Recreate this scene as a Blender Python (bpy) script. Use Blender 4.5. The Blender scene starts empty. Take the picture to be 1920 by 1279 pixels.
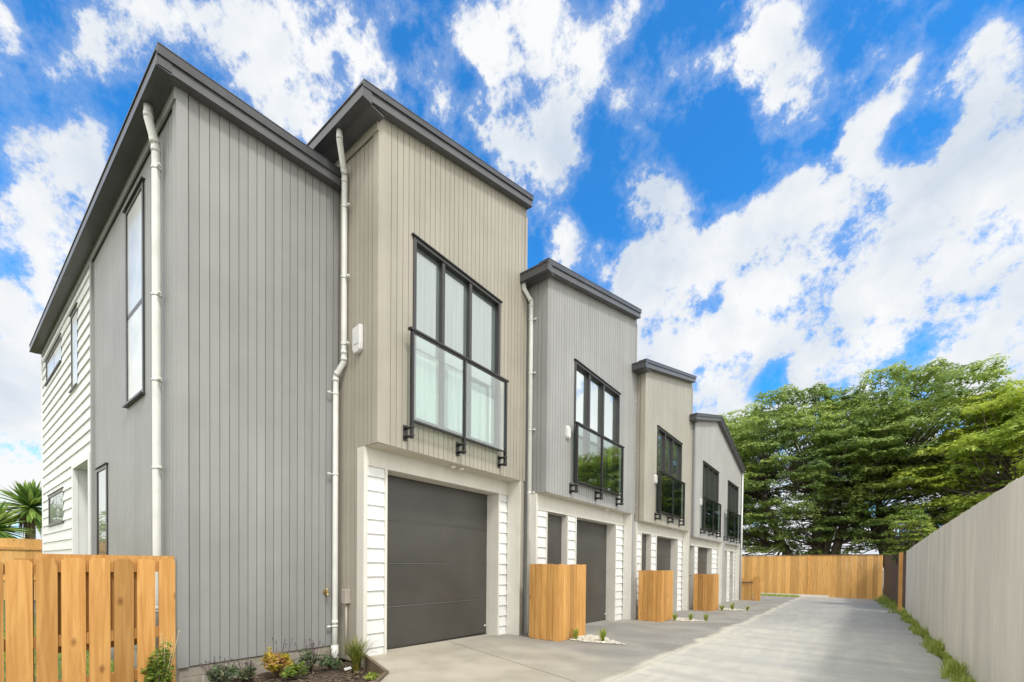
import bpy, bmesh, math, random
import numpy as np
from mathutils import Vector, Matrix
random.seed(7)
rng = np.random.default_rng(11)
SC = bpy.context.scene
COL = SC.collection

# ------------------------------------------------------------------ camera
H = 1.035
FPX, CY = 821.8, 1072.44
YAW, PITCH, ROLL = [math.radians(a) for a in (37.372, -0.885, -0.5515)]
fw = np.array([-math.sin(YAW)*math.cos(PITCH), math.cos(YAW)*math.cos(PITCH), math.sin(PITCH)])
rt = np.array([math.cos(YAW), math.sin(YAW), 0.0])
dn = np.cross(fw, rt)
r2 = math.cos(ROLL)*rt + math.sin(ROLL)*dn
d2 = -math.sin(ROLL)*rt + math.cos(ROLL)*dn
cam_data = bpy.data.cameras.new('camera')
cam = bpy.data.objects.new('camera', cam_data)
COL.objects.link(cam)
cam.matrix_world = Matrix(((r2[0], -d2[0], -fw[0], 0), (r2[1], -d2[1], -fw[1], 0), (r2[2], -d2[2], -fw[2], H), (0, 0, 0, 1)))
cam_data.sensor_width = 36
cam_data.lens = FPX/1920*36
cam_data.shift_y = (CY-639.5)/1920
cam_data.clip_start = 0.05
cam_data.clip_end = 2000
SC.camera = cam
AX = np.array([r2, d2, fw])

def sky_dir(u, v):
    d = AX.T @ np.array([(u-960)/FPX, (v-CY)/FPX, 1.0])
    return d/np.linalg.norm(d)

# ------------------------------------------------------------------ view, world, sun
SC.view_settings.view_transform = 'Standard'
SC.view_settings.look = 'None'
SC.view_settings.exposure = 0.43
SC.view_settings.gamma = 1.0
SUN_EL = math.radians(52)
SUN_DIR = Vector((0.93, -0.37, 0)).normalized()*math.cos(SUN_EL) + Vector((0, 0, math.sin(SUN_EL)))
sun = bpy.data.lights.new('sun', 'SUN')
sun.energy = 1.7
sun.angle = math.radians(10)
sun.color = (1.0, 0.96, 0.90)
so = bpy.data.objects.new('sun', sun)
COL.objects.link(so)
so.rotation_euler = SUN_DIR.to_track_quat('Z', 'Y').to_euler()

world = bpy.data.worlds.new('World')
SC.world = world
world.use_nodes = True
wn = world.node_tree
wn.nodes.clear()
def WN(t, **k):
    n = wn.nodes.new(t)
    for a, b in k.items(): setattr(n, a, b)
    return n
def wl(a, b): wn.links.new(a, b)
def wmath(op, a, b=None, c=None, clamp=False):
    n = WN('ShaderNodeMath', operation=op); n.use_clamp = clamp
    for i, x in enumerate((a, b, c)):
        if x is None: continue
        if isinstance(x, (int, float)): n.inputs[i].default_value = x
        else: wl(x, n.inputs[i])
    return n.outputs[0]
tc = WN('ShaderNodeTexCoord')
DIRV = tc.outputs['Generated']
sky = WN('ShaderNodeTexSky', sky_type='NISHITA')
sky.sun_disc = False
sky.sun_elevation = SUN_EL
sky.sun_rotation = math.atan2(SUN_DIR.x, SUN_DIR.y)
sky.air_density = 1.0
sky.dust_density = 0.6
sky.ozone_density = 3.0
tint = WN('ShaderNodeMix', data_type='RGBA', blend_type='MULTIPLY')
tint.inputs[0].default_value = 1.0
wl(sky.outputs[0], tint.inputs[6])
tint.inputs[7].default_value = (0.33, 1.42, 2.15, 1)
# warp the direction a little so that cloud edges billow
nz = WN('ShaderNodeTexNoise'); nz.inputs['Scale'].default_value = 5.0; nz.inputs['Detail'].default_value = 7; nz.inputs['Roughness'].default_value = 0.62
wl(DIRV, nz.inputs['Vector'])
sub = WN('ShaderNodeVectorMath', operation='SUBTRACT'); wl(nz.outputs['Color'], sub.inputs[0]); sub.inputs[1].default_value = (.5, .5, .5)
scl = WN('ShaderNodeVectorMath', operation='SCALE'); wl(sub.outputs[0], scl.inputs[0]); scl.inputs[3].default_value = 0.10
add = WN('ShaderNodeVectorMath', operation='ADD'); wl(DIRV, add.inputs[0]); wl(scl.outputs[0], add.inputs[1])
nrm = WN('ShaderNodeVectorMath', operation='NORMALIZE'); wl(add.outputs[0], nrm.inputs[0])
WD = nrm.outputs[0]
CLOUDS = [(250,60,87,0.69),(170,100,48,0.54),(370,50,97,0.69),(480,60,97,0.69),(600,60,97,0.69),(560,190,72,0.62),(530,130,68,0.54),(700,60,87,0.54),
 (720,150,57,0.31),(820,40,87,0.54),(930,90,97,0.77),(1000,50,77,0.69),(1050,120,87,0.77),(1000,190,87,0.69),(1030,250,68,0.69),(950,260,57,0.54),(1110,120,48,0.62),(1170,190,43,0.54),(840,190,53,0.38),
 (20,50,33,0.62),(20,100,24,0.54),(8,15,33,0.62),(185,245,43,0.62),(130,310,68,0.67),(50,345,60,0.71),(200,340,60,0.66),(30,260,38,0.24),(120,170,28,0.24),
 (100,490,70,1.04),(30,520,80,1.14),(60,600,110,1.04),(20,700,120,0.76),(50,800,120,0.66),(30,880,120,0.66),
 (1240,370,48,1.15),(1065,425,46,1.10),(1040,455,34,0.38),(1190,500,40,0.38),(1410,35,38,0.61),(1490,25,43,0.70),(1440,80,47,0.78),(1420,120,43,0.70),(1460,160,51,0.87),(1500,205,44,0.87),(1345,125,24,0.43),
 (1850,85,27,0.61),(1780,150,34,0.61),(1850,190,55,0.78),(1890,240,60,0.87),(1625,130,38,0.75),(1690,130,27,0.61),(1625,200,43,0.78),(1600,270,38,0.78),(1580,340,43,0.78),(1670,210,30,0.52),(1745,30,18,0.35),
 (1700,340,77,0.78),(1810,330,63,0.65),(1900,330,55,0.65),(1420,420,50,0.76),(1360,440,40,0.66),(1540,410,68,0.78),(1650,430,110,0.95),(1790,470,120,0.88),(1900,480,102,0.88),(1500,520,120,0.95),(1300,560,100,0.95),(1240,600,100,0.95),(1220,500,50,0.66),
 (1400,620,120,0.85),(1600,590,130,0.85),(1750,610,130,0.88),(1900,640,130,0.88),(1340,720,90,0.95),(1540,730,110,0.57),(1700,760,150,0.85),(1900,800,139,0.79),(1500,900,160,0.85),(1700,950,160,0.85),(1260,700,80,0.95)]
HOLES = [(1650,555,36,1.3),(1470,690,50,1.3),(1430,720,45,.9),(1712,462,24,.7),(1872,410,32,1.0),(1395,500,48,1.0),(1600,470,26,.5),(740,80,26,.7),(640,110,26,.5),(1690,270,44,.7),(1010,140,14,.4),(880,150,30,.6),(1120,380,45,.9),(1330,300,70,.5)]
acc = None
for lst, sg in ((CLOUDS, 1), (HOLES, -1)):
    for (u, v, r, a) in lst:
        c = sky_dir(u, v)
        ang = (math.acos(min(1, float(c @ sky_dir(u+r, v))))*math.acos(min(1, float(c @ sky_dir(u, v-r)))))**.5
        k = 1.0/(ang*ang)          # exp(-(1-cos)/ang^2*1.4)
        dt = WN('ShaderNodeVectorMath', operation='DOT_PRODUCT'); wl(WD, dt.inputs[0]); dt.inputs[1].default_value = tuple(c)
        e = wmath('MULTIPLY_ADD', dt.outputs['Value'], k*1.5, -k*1.5)
        g = wmath('EXPONENT', e)
        acc = wmath('MULTIPLY', g, a*sg) if acc is None else wmath('MULTIPLY_ADD', g, a*sg, acc)
fb = WN('ShaderNodeTexNoise'); fb.inputs['Scale'].default_value = 10.0; fb.inputs['Detail'].default_value = 13; fb.inputs['Roughness'].default_value = 0.68; fb.inputs['Distortion'].default_value = 0.0
wl(DIRV, fb.inputs['Vector'])
lo = WN('ShaderNodeTexNoise'); lo.inputs['Scale'].default_value = 2.2; lo.inputs['Detail'].default_value = 4
wl(DIRV, lo.inputs['Vector'])
# outside the blobs of the photographed quarter, free clouds by noise
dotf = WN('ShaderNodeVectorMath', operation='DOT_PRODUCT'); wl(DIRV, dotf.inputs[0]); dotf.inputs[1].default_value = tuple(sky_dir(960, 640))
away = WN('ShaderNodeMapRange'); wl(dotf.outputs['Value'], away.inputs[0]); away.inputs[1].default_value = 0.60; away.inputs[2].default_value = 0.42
free = WN('ShaderNodeMapRange'); wl(lo.outputs[0], free.inputs[0]); free.inputs[1].default_value = 0.25; free.inputs[2].default_value = 0.5; free.inputs[3].default_value = 1.0
fr = wmath('MULTIPLY', free.outputs[0], away.outputs[0])
dens = wmath('ADD', acc, wmath('MULTIPLY', fr, 1.0))
sz = WN('ShaderNodeSeparateXYZ'); wl(DIRV, sz.inputs[0])
hz = WN('ShaderNodeMapRange'); wl(sz.outputs[2], hz.inputs[0]); hz.inputs[1].default_value = .22; hz.inputs[2].default_value = .06
dens = wmath('MULTIPLY', dens, .80)
dens = wmath('ADD', dens, hz.outputs[0])
dens = wmath('MINIMUM', dens, 0.84)
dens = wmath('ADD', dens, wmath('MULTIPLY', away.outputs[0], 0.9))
dens = wmath('ADD', dens, wmath('MULTIPLY_ADD', fb.outputs[0], 3.5, -1.73))
mask = WN('ShaderNodeMapRange', interpolation_type='SMOOTHSTEP'); wl(dens, mask.inputs[0]); mask.inputs[1].default_value = 0.30; mask.inputs[2].default_value = 0.82
veil = WN('ShaderNodeMapRange', interpolation_type='SMOOTHSTEP'); wl(dens, veil.inputs[0]); veil.inputs[1].default_value = -0.05; veil.inputs[2].default_value = 0.6; veil.inputs[4].default_value = 0.24
mask2 = wmath('MAXIMUM', mask.outputs[0], veil.outputs[0])
# low haze band on the horizon
ccol = WN('ShaderNodeValToRGB'); 
cs = WN('ShaderNodeTexNoise'); cs.inputs['Scale'].default_value = 4.5; cs.inputs['Detail'].default_value = 7; cs.inputs['Roughness'].default_value = 0.55
mp = WN('ShaderNodeVectorMath', operation='ADD'); wl(WD, mp.inputs[0]); mp.inputs[1].default_value = (3.1, 1.7, .4)
wl(mp.outputs[0], cs.inputs['Vector'])
wl(cs.outputs[0], ccol.inputs[0])
ccol.color_ramp.elements[0].position = 0.33; ccol.color_ramp.elements[0].color = (4.8, 5.4, 6.2, 1)
ccol.color_ramp.elements[1].position = 0.55; ccol.color_ramp.elements[1].color = (7.1, 7.2, 7.3, 1)
# bright overcast added all round outside the view to light walls and fence
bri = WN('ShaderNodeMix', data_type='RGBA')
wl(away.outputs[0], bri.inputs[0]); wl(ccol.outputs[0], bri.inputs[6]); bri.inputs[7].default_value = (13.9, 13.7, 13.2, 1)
mx = WN('ShaderNodeMix', data_type='RGBA')
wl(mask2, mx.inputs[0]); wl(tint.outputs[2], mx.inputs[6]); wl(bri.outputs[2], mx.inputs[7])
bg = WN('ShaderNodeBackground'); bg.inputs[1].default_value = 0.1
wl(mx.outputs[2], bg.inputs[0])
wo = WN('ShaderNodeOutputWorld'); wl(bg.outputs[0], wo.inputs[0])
world.cycles.sampling_method = 'MANUAL'
world.cycles.sample_map_resolution = 512

# ------------------------------------------------------------------ materials
def new_mat(name):
    m = bpy.data.materials.new(name); m.use_nodes = True
    nt = m.node_tree
    return m, nt, nt.nodes['Principled BSDF']
def mat(name, col, rough=.6, var=.08, scale=3.0, bump=0.0, bscale=40.0, metallic=0.0, stretch=(1, 1, 1), col2=None, tintamt=0.0, detail=6, streak=0.0, spec=.5):
    m, nt, b = new_mat(name)
    N, L = nt.nodes, nt.links
    b.inputs['Roughness'].default_value = rough
    b.inputs['Metallic'].default_value = metallic
    b.inputs['Specular IOR Level'].default_value = spec
    tcn = N.new('ShaderNodeTexCoord'); mpn = N.new('ShaderNodeMapping'); mpn.inputs['Scale'].default_value = stretch
    L.new(tcn.outputs['Object'], mpn.inputs[0])
    n = N.new('ShaderNodeTexNoise'); n.inputs['Scale'].default_value = scale; n.inputs['Detail'].default_value = detail; n.inputs['Roughness'].default_value = .6
    L.new(mpn.outputs[0], n.inputs['Vector'])
    c2 = col2 if col2 else tuple(c*(1-2.2*var) for c in col)
    c1 = col if col2 else tuple(min(1, c*(1+1.2*var)) for c in col)
    r = N.new('ShaderNodeValToRGB'); r.color_ramp.elements[0].position = .32; r.color_ramp.elements[1].position = .68
    r.color_ramp.elements[0].color = (*c2, 1); r.color_ramp.elements[1].color = (*c1, 1)
    L.new(n.outputs[0], r.inputs[0])
    out = r.outputs[0]
    if streak:
        mp2 = N.new('ShaderNodeMapping'); mp2.inputs['Scale'].default_value = (9, 9, .5); L.new(tcn.outputs['Object'], mp2.inputs[0])
        n2 = N.new('ShaderNodeTexNoise'); n2.inputs['Scale'].default_value = 1.6; n2.inputs['Detail'].default_value = 5; L.new(mp2.outputs[0], n2.inputs['Vector'])
        r2_ = N.new('ShaderNodeMapRange'); r2_.inputs[1].default_value = .3; r2_.inputs[2].default_value = .7; r2_.inputs[3].default_value = 1-streak; r2_.inputs[4].default_value = 1+streak*.4
        L.new(n2.outputs[0], r2_.inputs[0])
        mm = N.new('ShaderNodeVectorMath'); mm.operation = 'SCALE'; L.new(out, mm.inputs[0]); L.new(r2_.outputs[0], mm.inputs[3]); out = mm.outputs[0]
    if tintamt:
        at = N.new('ShaderNodeAttribute'); at.attribute_name = 'tint'
        r3 = N.new('ShaderNodeMapRange'); r3.inputs[3].default_value = 1-tintamt; r3.inputs[4].default_value = 1+tintamt*.6
        L.new(at.outputs['Fac'], r3.inputs[0])
        mm = N.new('ShaderNodeVectorMath'); mm.operation = 'SCALE'; L.new(out, mm.inputs[0]); L.new(r3.outputs[0], mm.inputs[3]); out = mm.outputs[0]
    L.new(out, b.inputs['Base Color'])
    if bump:
        nb = N.new('ShaderNodeTexNoise'); nb.inputs['Scale'].default_value = bscale; nb.inputs['Detail'].default_value = 5
        L.new(mpn.outputs[0], nb.inputs['Vector'])
        bp = N.new('ShaderNodeBump'); bp.inputs['Strength'].default_value = bump; bp.inputs['Distance'].default_value = .01
        L.new(nb.outputs[0], bp.inputs['Height']); L.new(bp.outputs[0], b.inputs['Normal'])
    return m

def timber_mat(name, light, dark, knots=True):
    m, nt, b = new_mat(name)
    N, L = nt.nodes, nt.links
    b.inputs['Roughness'].default_value = .72
    b.inputs['Specular IOR Level'].default_value = .25
    tcn = N.new('ShaderNodeTexCoord')
    at = N.new('ShaderNodeAttribute'); at.attribute_name = 'tint'
    off = N.new('ShaderNodeVectorMath'); off.operation = 'MULTIPLY_ADD'
    cmb = N.new('ShaderNodeCombineXYZ')
    for i in range(3): L.new(at.outputs['Fac'], cmb.inputs[i])
    L.new(cmb.outputs[0], off.inputs[0]); off.inputs[1].default_value = (7, 5, 31); L.new(tcn.outputs['Object'], off.inputs[2])
    mp = N.new('ShaderNodeMapping'); mp.inputs['Scale'].default_value = (14, 14, .9); L.new(off.outputs[0], mp.inputs[0])
    n = N.new('ShaderNodeTexNoise'); n.inputs['Scale'].default_value = 2.0; n.inputs['Detail'].default_value = 7; n.inputs['Distortion'].default_value = .8
    L.new(mp.outputs[0], n.inputs['Vector'])
    r = N.new('ShaderNodeValToRGB'); r.color_ramp.elements[0].position = .3; r.color_ramp.elements[1].position = .66
    r.color_ramp.elements[0].color = (*dark, 1); r.color_ramp.elements[1].color = (*light, 1)
    L.new(n.outputs[0], r.inputs[0])
    mr = N.new('ShaderNodeMapRange'); mr.inputs[3].default_value = .74; mr.inputs[4].default_value = 1.20; L.new(at.outputs['Fac'], mr.inputs[0])
    sc = N.new('ShaderNodeVectorMath'); sc.operation = 'SCALE'; L.new(r.outputs[0], sc.inputs[0]); L.new(mr.outputs[0], sc.inputs[3])
    out = sc.outputs[0]
    if knots:
        mp2 = N.new('ShaderNodeMapping'); mp2.inputs['Scale'].default_value = (5, 5, 2.6); L.new(off.outputs[0], mp2.inputs[0])
        vz = N.new('ShaderNodeTexVoronoi'); vz.inputs['Scale'].default_value = 1.0; L.new(mp2.outputs[0], vz.inputs['Vector'])
        kr = N.new('ShaderNodeMapRange'); kr.inputs[1].default_value = .03; kr.inputs[2].default_value = .13; kr.inputs[3].default_value = .75; kr.inputs[4].default_value = 0
        L.new(vz.outputs['Distance'], kr.inputs[0])
        mk = N.new('ShaderNodeMix'); mk.data_type = 'RGBA'; L.new(kr.outputs[0], mk.inputs[0]); L.new(out, mk.inputs[6]); mk.inputs[7].default_value = (.15, .055, .018, 1)
        out = mk.outputs[2]
    L.new(out, b.inputs['Base Color'])
    bp = N.new('ShaderNodeBump'); bp.inputs['Strength'].default_value = .25; bp.inputs['Distance'].default_value = .004
    L.new(n.outputs[0], bp.inputs['Height']); L.new(bp.outputs[0], b.inputs['Normal'])
    return m

def glass_mat(name, base, gloss, grough=.01, curtain=False):
    m, nt, b = new_mat(name)
    N, L = nt.nodes, nt.links
    b.inputs['Roughness'].default_value = .35
    tcn = N.new('ShaderNodeTexCoord')
    mp = N.new('ShaderNodeMapping'); mp.inputs['Scale'].default_value = (3, 9, .35) if curtain else (1, 1, 1); L.new(tcn.outputs['Object'], mp.inputs[0])
    n = N.new('ShaderNodeTexNoise'); n.inputs['Scale'].default_value = 2.2; n.inputs['Detail'].default_value = 3; L.new(mp.outputs[0], n.inputs['Vector'])
    r = N.new('ShaderNodeValToRGB'); r.color_ramp.elements[0].position = .35; r.color_ramp.elements[1].position = .65
    r.color_ramp.elements[0].color = (*[c*.72 for c in base], 1); r.color_ramp.elements[1].color = (*base, 1)
    L.new(n.outputs[0], r.inputs[0]); L.new(r.outputs[0], b.inputs['Base Color'])
    g = N.new('ShaderNodeBsdfGlossy'); g.inputs['Roughness'].default_value = grough; g.inputs['Color'].default_value = (.9, .97, .96, 1)
    nb = N.new('ShaderNodeTexNoise'); nb.inputs['Scale'].default_value = 1.1; nb.inputs['Detail'].default_value = 1; L.new(tcn.outputs['Object'], nb.inputs['Vector'])
    bp = N.new('ShaderNodeBump'); bp.inputs['Strength'].default_value = .12; bp.inputs['Distance'].default_value = .05
    L.new(nb.outputs[0], bp.inputs['Height']); L.new(bp.outputs[0], g.inputs['Normal'])
    ms = N.new('ShaderNodeMixShader'); ms.inputs[0].default_value = gloss
    L.new(b.outputs[0], ms.inputs[1]); L.new(g.outputs[0], ms.inputs[2]); L.new(ms.outputs[0], N['Material Output'].inputs[0])
    return m
def clear_glass(name, tintc=(.86, .93, .91), gloss=.16):
    m, nt, b = new_mat(name)
    N, L = nt.nodes, nt.links
    N.remove(b)
    t = N.new('ShaderNodeBsdfTransparent'); t.inputs[0].default_value = (*tintc, 1)
    g = N.new('ShaderNodeBsdfGlossy'); g.inputs['Roughness'].default_value = .01
    ms = N.new('ShaderNodeMixShader'); ms.inputs[0].default_value = gloss
    L.new(t.outputs[0], ms.inputs[1]); L.new(g.outputs[0], ms.inputs[2]); L.new(ms.outputs[0], N['Material Output'].inputs[0])
    return m
def leaf_mat(name, a, b_, c, scale=.6):
    m, nt, b = new_mat(name)
    N, L = nt.nodes, nt.links
    b.inputs['Roughness'].default_value = .55
    b.inputs['Specular IOR Level'].default_value = .3
    tcn = N.new('ShaderNodeTexCoord')
    n = N.new('ShaderNodeTexNoise'); n.inputs['Scale'].default_value = scale; n.inputs['Detail'].default_value = 3; L.new(tcn.outputs['Object'], n.inputs['Vector'])
    at = N.new('ShaderNodeAttribute'); at.attribute_name = 'tint'
    mm = N.new('ShaderNodeMath'); mm.operation = 'MULTIPLY_ADD'; L.new(at.outputs['Fac'], mm.inputs[0]); mm.inputs[1].default_value = .5; L.new(n.outputs[0], mm.inputs[2])
    r = N.new('ShaderNodeValToRGB'); r.color_ramp.elements[0].position = .42; r.color_ramp.elements[1].position = 1.0
    r.color_ramp.elements[0].color = (*a, 1); r.color_ramp.elements[1].color = (*c, 1)
    e = r.color_ramp.elements.new(.72); e.color = (*b_, 1)
    L.new(mm.outputs[0], r.inputs[0]); L.new(r.outputs[0], b.inputs['Base Color'])
    tr = N.new('ShaderNodeBsdfTranslucent'); L.new(r.outputs[0], tr.inputs[0])
    ms = N.new('ShaderNodeMixShader'); ms.inputs[0].default_value = .42
    L.new(b.outputs[0], ms.inputs[1]); L.new(tr.outputs[0], ms.inputs[2]); L.new(ms.outputs[0], N['Material Output'].inputs[0])
    return m

M = {}
M['grey'] = mat('painted_grey_cladding', (.285, .288, .280), .55, .05, 1.2, tintamt=.06, streak=.045)
M['grey_side'] = mat('painted_pale_grey_cladding', (.295, .30, .295), .55, .05, 1.2, tintamt=.06, streak=.045)
M['beige'] = mat('painted_beige_cladding', (.385, .360, .298), .55, .05, 1.2, tintamt=.06, streak=.045)
M['beige_pale'] = mat('painted_pale_stone_cladding', (.40, .382, .325), .55, .04, 1.2, tintamt=.06, streak=.045)
M['pale_far'] = mat('painted_soft_white_cladding', (.43, .425, .41), .55, .04, 1.2, tintamt=.06, streak=.045)
M['pale'] = mat('painted_light_grey_cladding', (.345, .345, .338), .55, .04, 1.2, tintamt=.06, streak=.045)
M['white'] = mat('painted_white_weatherboard', (.775, .785, .775), .5, .03, 2.5, tintamt=.06, streak=.045)
M['trim'] = mat('painted_cream_trim', (.70, .685, .62), .5, .03, 2.5, streak=.04)
M['soffit'] = mat('painted_soffit', (.58, .545, .46), .6, .04, 2)
M['pipe'] = mat('white_plastic_pipe', (.72, .73, .69), .35, .05, 4, streak=.06)
M['roof'] = mat('charcoal_roof_metal', (.060, .062, .068), .38, .10, 2.5, streak=.1)
M['roof2'] = mat('charcoal_fascia_metal', (.105, .106, .112), .40, .08, 2.5)
M['gutter'] = mat('charcoal_gutter_metal', (.07, .072, .078), .35, .08, 2.5)
M['frame'] = mat('dark_window_aluminium', (.042, .042, .040), .38, .08, 5)
M['door'] = mat('charcoal_garage_door', (.066, .063, .056), .36, .08, 1.6, bump=.12, bscale=120)
M['black'] = mat('black_powder_coat', (.022, .022, .022), .4, .1, 6)
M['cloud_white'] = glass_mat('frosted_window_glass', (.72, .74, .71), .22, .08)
M['pane2'] = glass_mat('curtained_window_glass', (.16, .20, .195), .24, .015, True)
M['pane3'] = glass_mat('reflective_window_glass', (.10, .12, .11), .62, .012)
M['pane_dark'] = glass_mat('dark_window_glass', (.045, .06, .05), .40, .012)
M['curtain'] = glass_mat('bright_curtain_glass', (.66, .70, .68), .25, .03, True)
M['clear'] = clear_glass('balustrade_glass')
M['dusty'] = clear_glass('tinted_balustrade_glass', (.62, .70, .67), .22)
M['timber'] = timber_mat('new_pine_timber', (.62, .345, .112), (.46, .22, .06))
M['timber_far'] = timber_mat('new_pine_palings', (.70, .41, .145), (.57, .30, .085))
M['oldtimber'] = timber_mat('dark_stained_palings', (.14, .09, .055), (.07, .045, .03), False)
M['brownboard'] = timber_mat('weathered_garden_timber', (.25, .19, .13), (.13, .10, .07), False)
M['greyfence'] = mat('weathered_fence_boards', (.84, .79, .68), .8, .1, 1.5, bump=.15, bscale=18, stretch=(3, 1.6, .45), col2=(.68, .65, .57), tintamt=.06, streak=.07)
M['block'] = mat('concrete_block', (.34, .31, .26), .85, .1, 9, bump=.4, bscale=60)
M['mortar'] = mat('pale_mortar', (.50, .47, .41), .9, .05, 9)
M['soil'] = mat('dark_garden_soil', (.075, .05, .035), .95, .2, 14, bump=1.0, bscale=45)
M['pebble'] = mat('white_pebbles', (.62, .59, .50), .7, .1, 20, tintamt=.3)
M['bark'] = mat('grey_brown_bark', (.13, .105, .08), .9, .2, 3, bump=.8, bscale=9, stretch=(3, 3, .6))
M['palmbark'] = mat('fibrous_palm_bark', (.22, .17, .11), .9, .2, 6, bump=.8, bscale=20)
M['lawn'] = mat('lawn_green', (.09, .15, .035), .9, .2, 6, bump=1, bscale=60)
M['earth'] = mat('rough_ground', (.16, .15, .09), .95, .2, 1.5, bump=.6, bscale=14)
M['brass'] = mat('brass_tap_metal', (.55, .42, .2), .3, .1, 8, metallic=.9)
M['plastic'] = mat('white_plastic_case', (.74, .74, .73), .35, .03, 5)
M['greyplastic'] = mat('grey_plastic_case', (.42, .38, .33), .5, .05, 5)
M['tag'] = mat('white_plant_tag', (.8, .8, .8), .5, .02, 5)
M['lamp'] = mat('frosted_downlight', (.82, .80, .74), .3, .02, 5)
M['leafdark'] = leaf_mat('dark_evergreen_foliage', (.12, .20, .07), (.27, .38, .105), (.48, .58, .16), .30)
M['leafmid'] = leaf_mat('fresh_evergreen_foliage', (.16, .25, .06), (.36, .48, .08), (.64, .71, .12), .30)
M['leaflight'] = leaf_mat('light_green_foliage', (.06, .12, .02), (.16, .26, .04), (.34, .42, .07), 2)
M['yucca'] = leaf_mat('sword_leaf_green', (.08, .16, .04), (.22, .36, .07), (.48, .58, .16), 2)
M['grassleaf'] = leaf_mat('grass_blade_green', (.17, .26, .04), (.36, .46, .07), (.58, .60, .18), 4)
M['flax'] = leaf_mat('tussock_green', (.07, .11, .02), (.17, .22, .03), (.38, .36, .08), 6)
M['flaxbase'] = leaf_mat('tussock_orange_base', (.25, .12, .03), (.40, .22, .05), (.5, .33, .08), 6)
M['yellowleaf'] = leaf_mat('yellow_pink_leaves', (.30, .28, .03), (.58, .48, .05), (.62, .30, .18), 12)
M['lavender'] = leaf_mat('grey_green_leaves', (.08, .13, .07), (.17, .24, .12), (.30, .36, .2), 10)
M['lavflower'] = leaf_mat('dried_purple_flowers', (.07, .04, .06), (.14, .08, .12), (.2, .13, .17), 10)
M['cream'] = leaf_mat('cream_flowers', (.75, .7, .35), (.8, .75, .45), (.85, .82, .6), 10)

# concrete: mottled slab
def concrete_mat():
    m, nt, b = new_mat('driveway_concrete')
    N, L = nt.nodes, nt.links
    tcn = N.new('ShaderNodeTexCoord')
    P = tcn.outputs['Object']
    def noise(scale, detail=6, st=(1, 1, 1), dist=0):
        mp = N.new('ShaderNodeMapping'); mp.inputs['Scale'].default_value = st; L.new(P, mp.inputs[0])
        n = N.new('ShaderNodeTexNoise'); n.inputs['Scale'].default_value = scale; n.inputs['Detail'].default_value = detail; n.inputs['Distortion'].default_value = dist
        L.new(mp.outputs[0], n.inputs['Vector']); return n.outputs[0]
    def mr(x, a, b_, c=0, d=1, sm=True):
        q = N.new('ShaderNodeMapRange'); q.interpolation_type = 'SMOOTHSTEP' if sm else 'LINEAR'
        L.new(x, q.inputs[0]); q.inputs[1].default_value = a; q.inputs[2].default_value = b_; q.inputs[3].default_value = c; q.inputs[4].default_value = d; return q.outputs[0]
    def ma(op, a, b_):
        q = N.new('ShaderNodeMath'); q.operation = op
        for i, x in enumerate((a, b_)):
            if isinstance(x, (int, float)): q.inputs[i].default_value = x
            else: L.new(x, q.inputs[i])
        return q.outputs[0]
    def mix(f, a, b_):
        q = N.new('ShaderNodeMix'); q.data_type = 'RGBA'
        if isinstance(f, (int, float)): q.inputs[0].default_value = f
        else: L.new(f, q.inputs[0])
        for i, x in ((6, a), (7, b_)):
            if isinstance(x, tuple): q.inputs[i].default_value = (*x, 1)
            else: L.new(x, q.inputs[i])
        return q.outputs[2]
    sx = N.new('ShaderNodeSeparateXYZ'); L.new(P, sx.inputs[0])
    wob = mr(noise(1.2, 5), .3, .7, -.35, .35, False)
    # older pale lane (x > edge) against the newer grey apron
    edge = ma('ADD', sx.outputs[0], ma('MULTIPLY', wob, .25))
    lane = mr(edge, -1.84, -1.74)
    broom = noise(2.0, 8, (3.2, .55, 1), .6)
    pale = mix(mr(broom, .36, .66), (.47, .45, .39), (.53, .508, .435))
    pale = mix(mr(noise(1.1, 4, (2.4, .4, 1), 1.0), .50, .72, 0, .6), pale, (.60, .565, .46))
    pale = mix(mr(noise(1.6, 6, (.35, 2.2, 1), .5), .42, .66, 0, .55), pale, (.37, .365, .335))
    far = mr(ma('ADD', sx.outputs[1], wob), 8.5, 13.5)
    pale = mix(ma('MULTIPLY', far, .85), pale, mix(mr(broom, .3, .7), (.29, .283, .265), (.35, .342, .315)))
    apron = mix(mr(noise(1.3, 7, (1, 1, 1), .4), .35, .68), (.235, .226, .202), (.31, .296, .258))
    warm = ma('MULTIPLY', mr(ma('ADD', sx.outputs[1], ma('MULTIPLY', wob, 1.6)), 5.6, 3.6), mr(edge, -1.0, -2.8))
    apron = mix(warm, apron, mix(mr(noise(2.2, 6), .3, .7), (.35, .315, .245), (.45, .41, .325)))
    thr = mr(edge, -4.55, -4.25, 1, 0)
    apron = mix(ma('MULTIPLY', thr, .5), apron, (.50, .465, .38))
    c = mix(lane, apron, pale)
    lip = ma('MULTIPLY', mr(edge, -1.90, -1.80), mr(edge, -1.66, -1.78))
    c = mix(ma('MULTIPLY', lip, .6), c, (.60, .56, .46))
    sp = mr(noise(55, 3), .62, .72, 0, .35)
    c = mix(sp, c, (.62, .60, .54))
    c = mix(mr(noise(3.1, 3), .62, .74, 0, .25), c, (.2, .19, .17))
    L.new(c, b.inputs['Base Color'])
    L.new(mr(noise(1.3, 4), .3, .7, .55, .85), b.inputs['Roughness'])
    bp = N.new('ShaderNodeBump'); bp.inputs['Strength'].default_value = .25; bp.inputs['Distance'].default_value = .004
    L.new(ma('ADD', noise(70, 6), ma('MULTIPLY', broom, .3)), bp.inputs['Height']); L.new(bp.outputs[0], b.inputs['Normal'])
    return m
M['concrete'] = concrete_mat()

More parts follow.
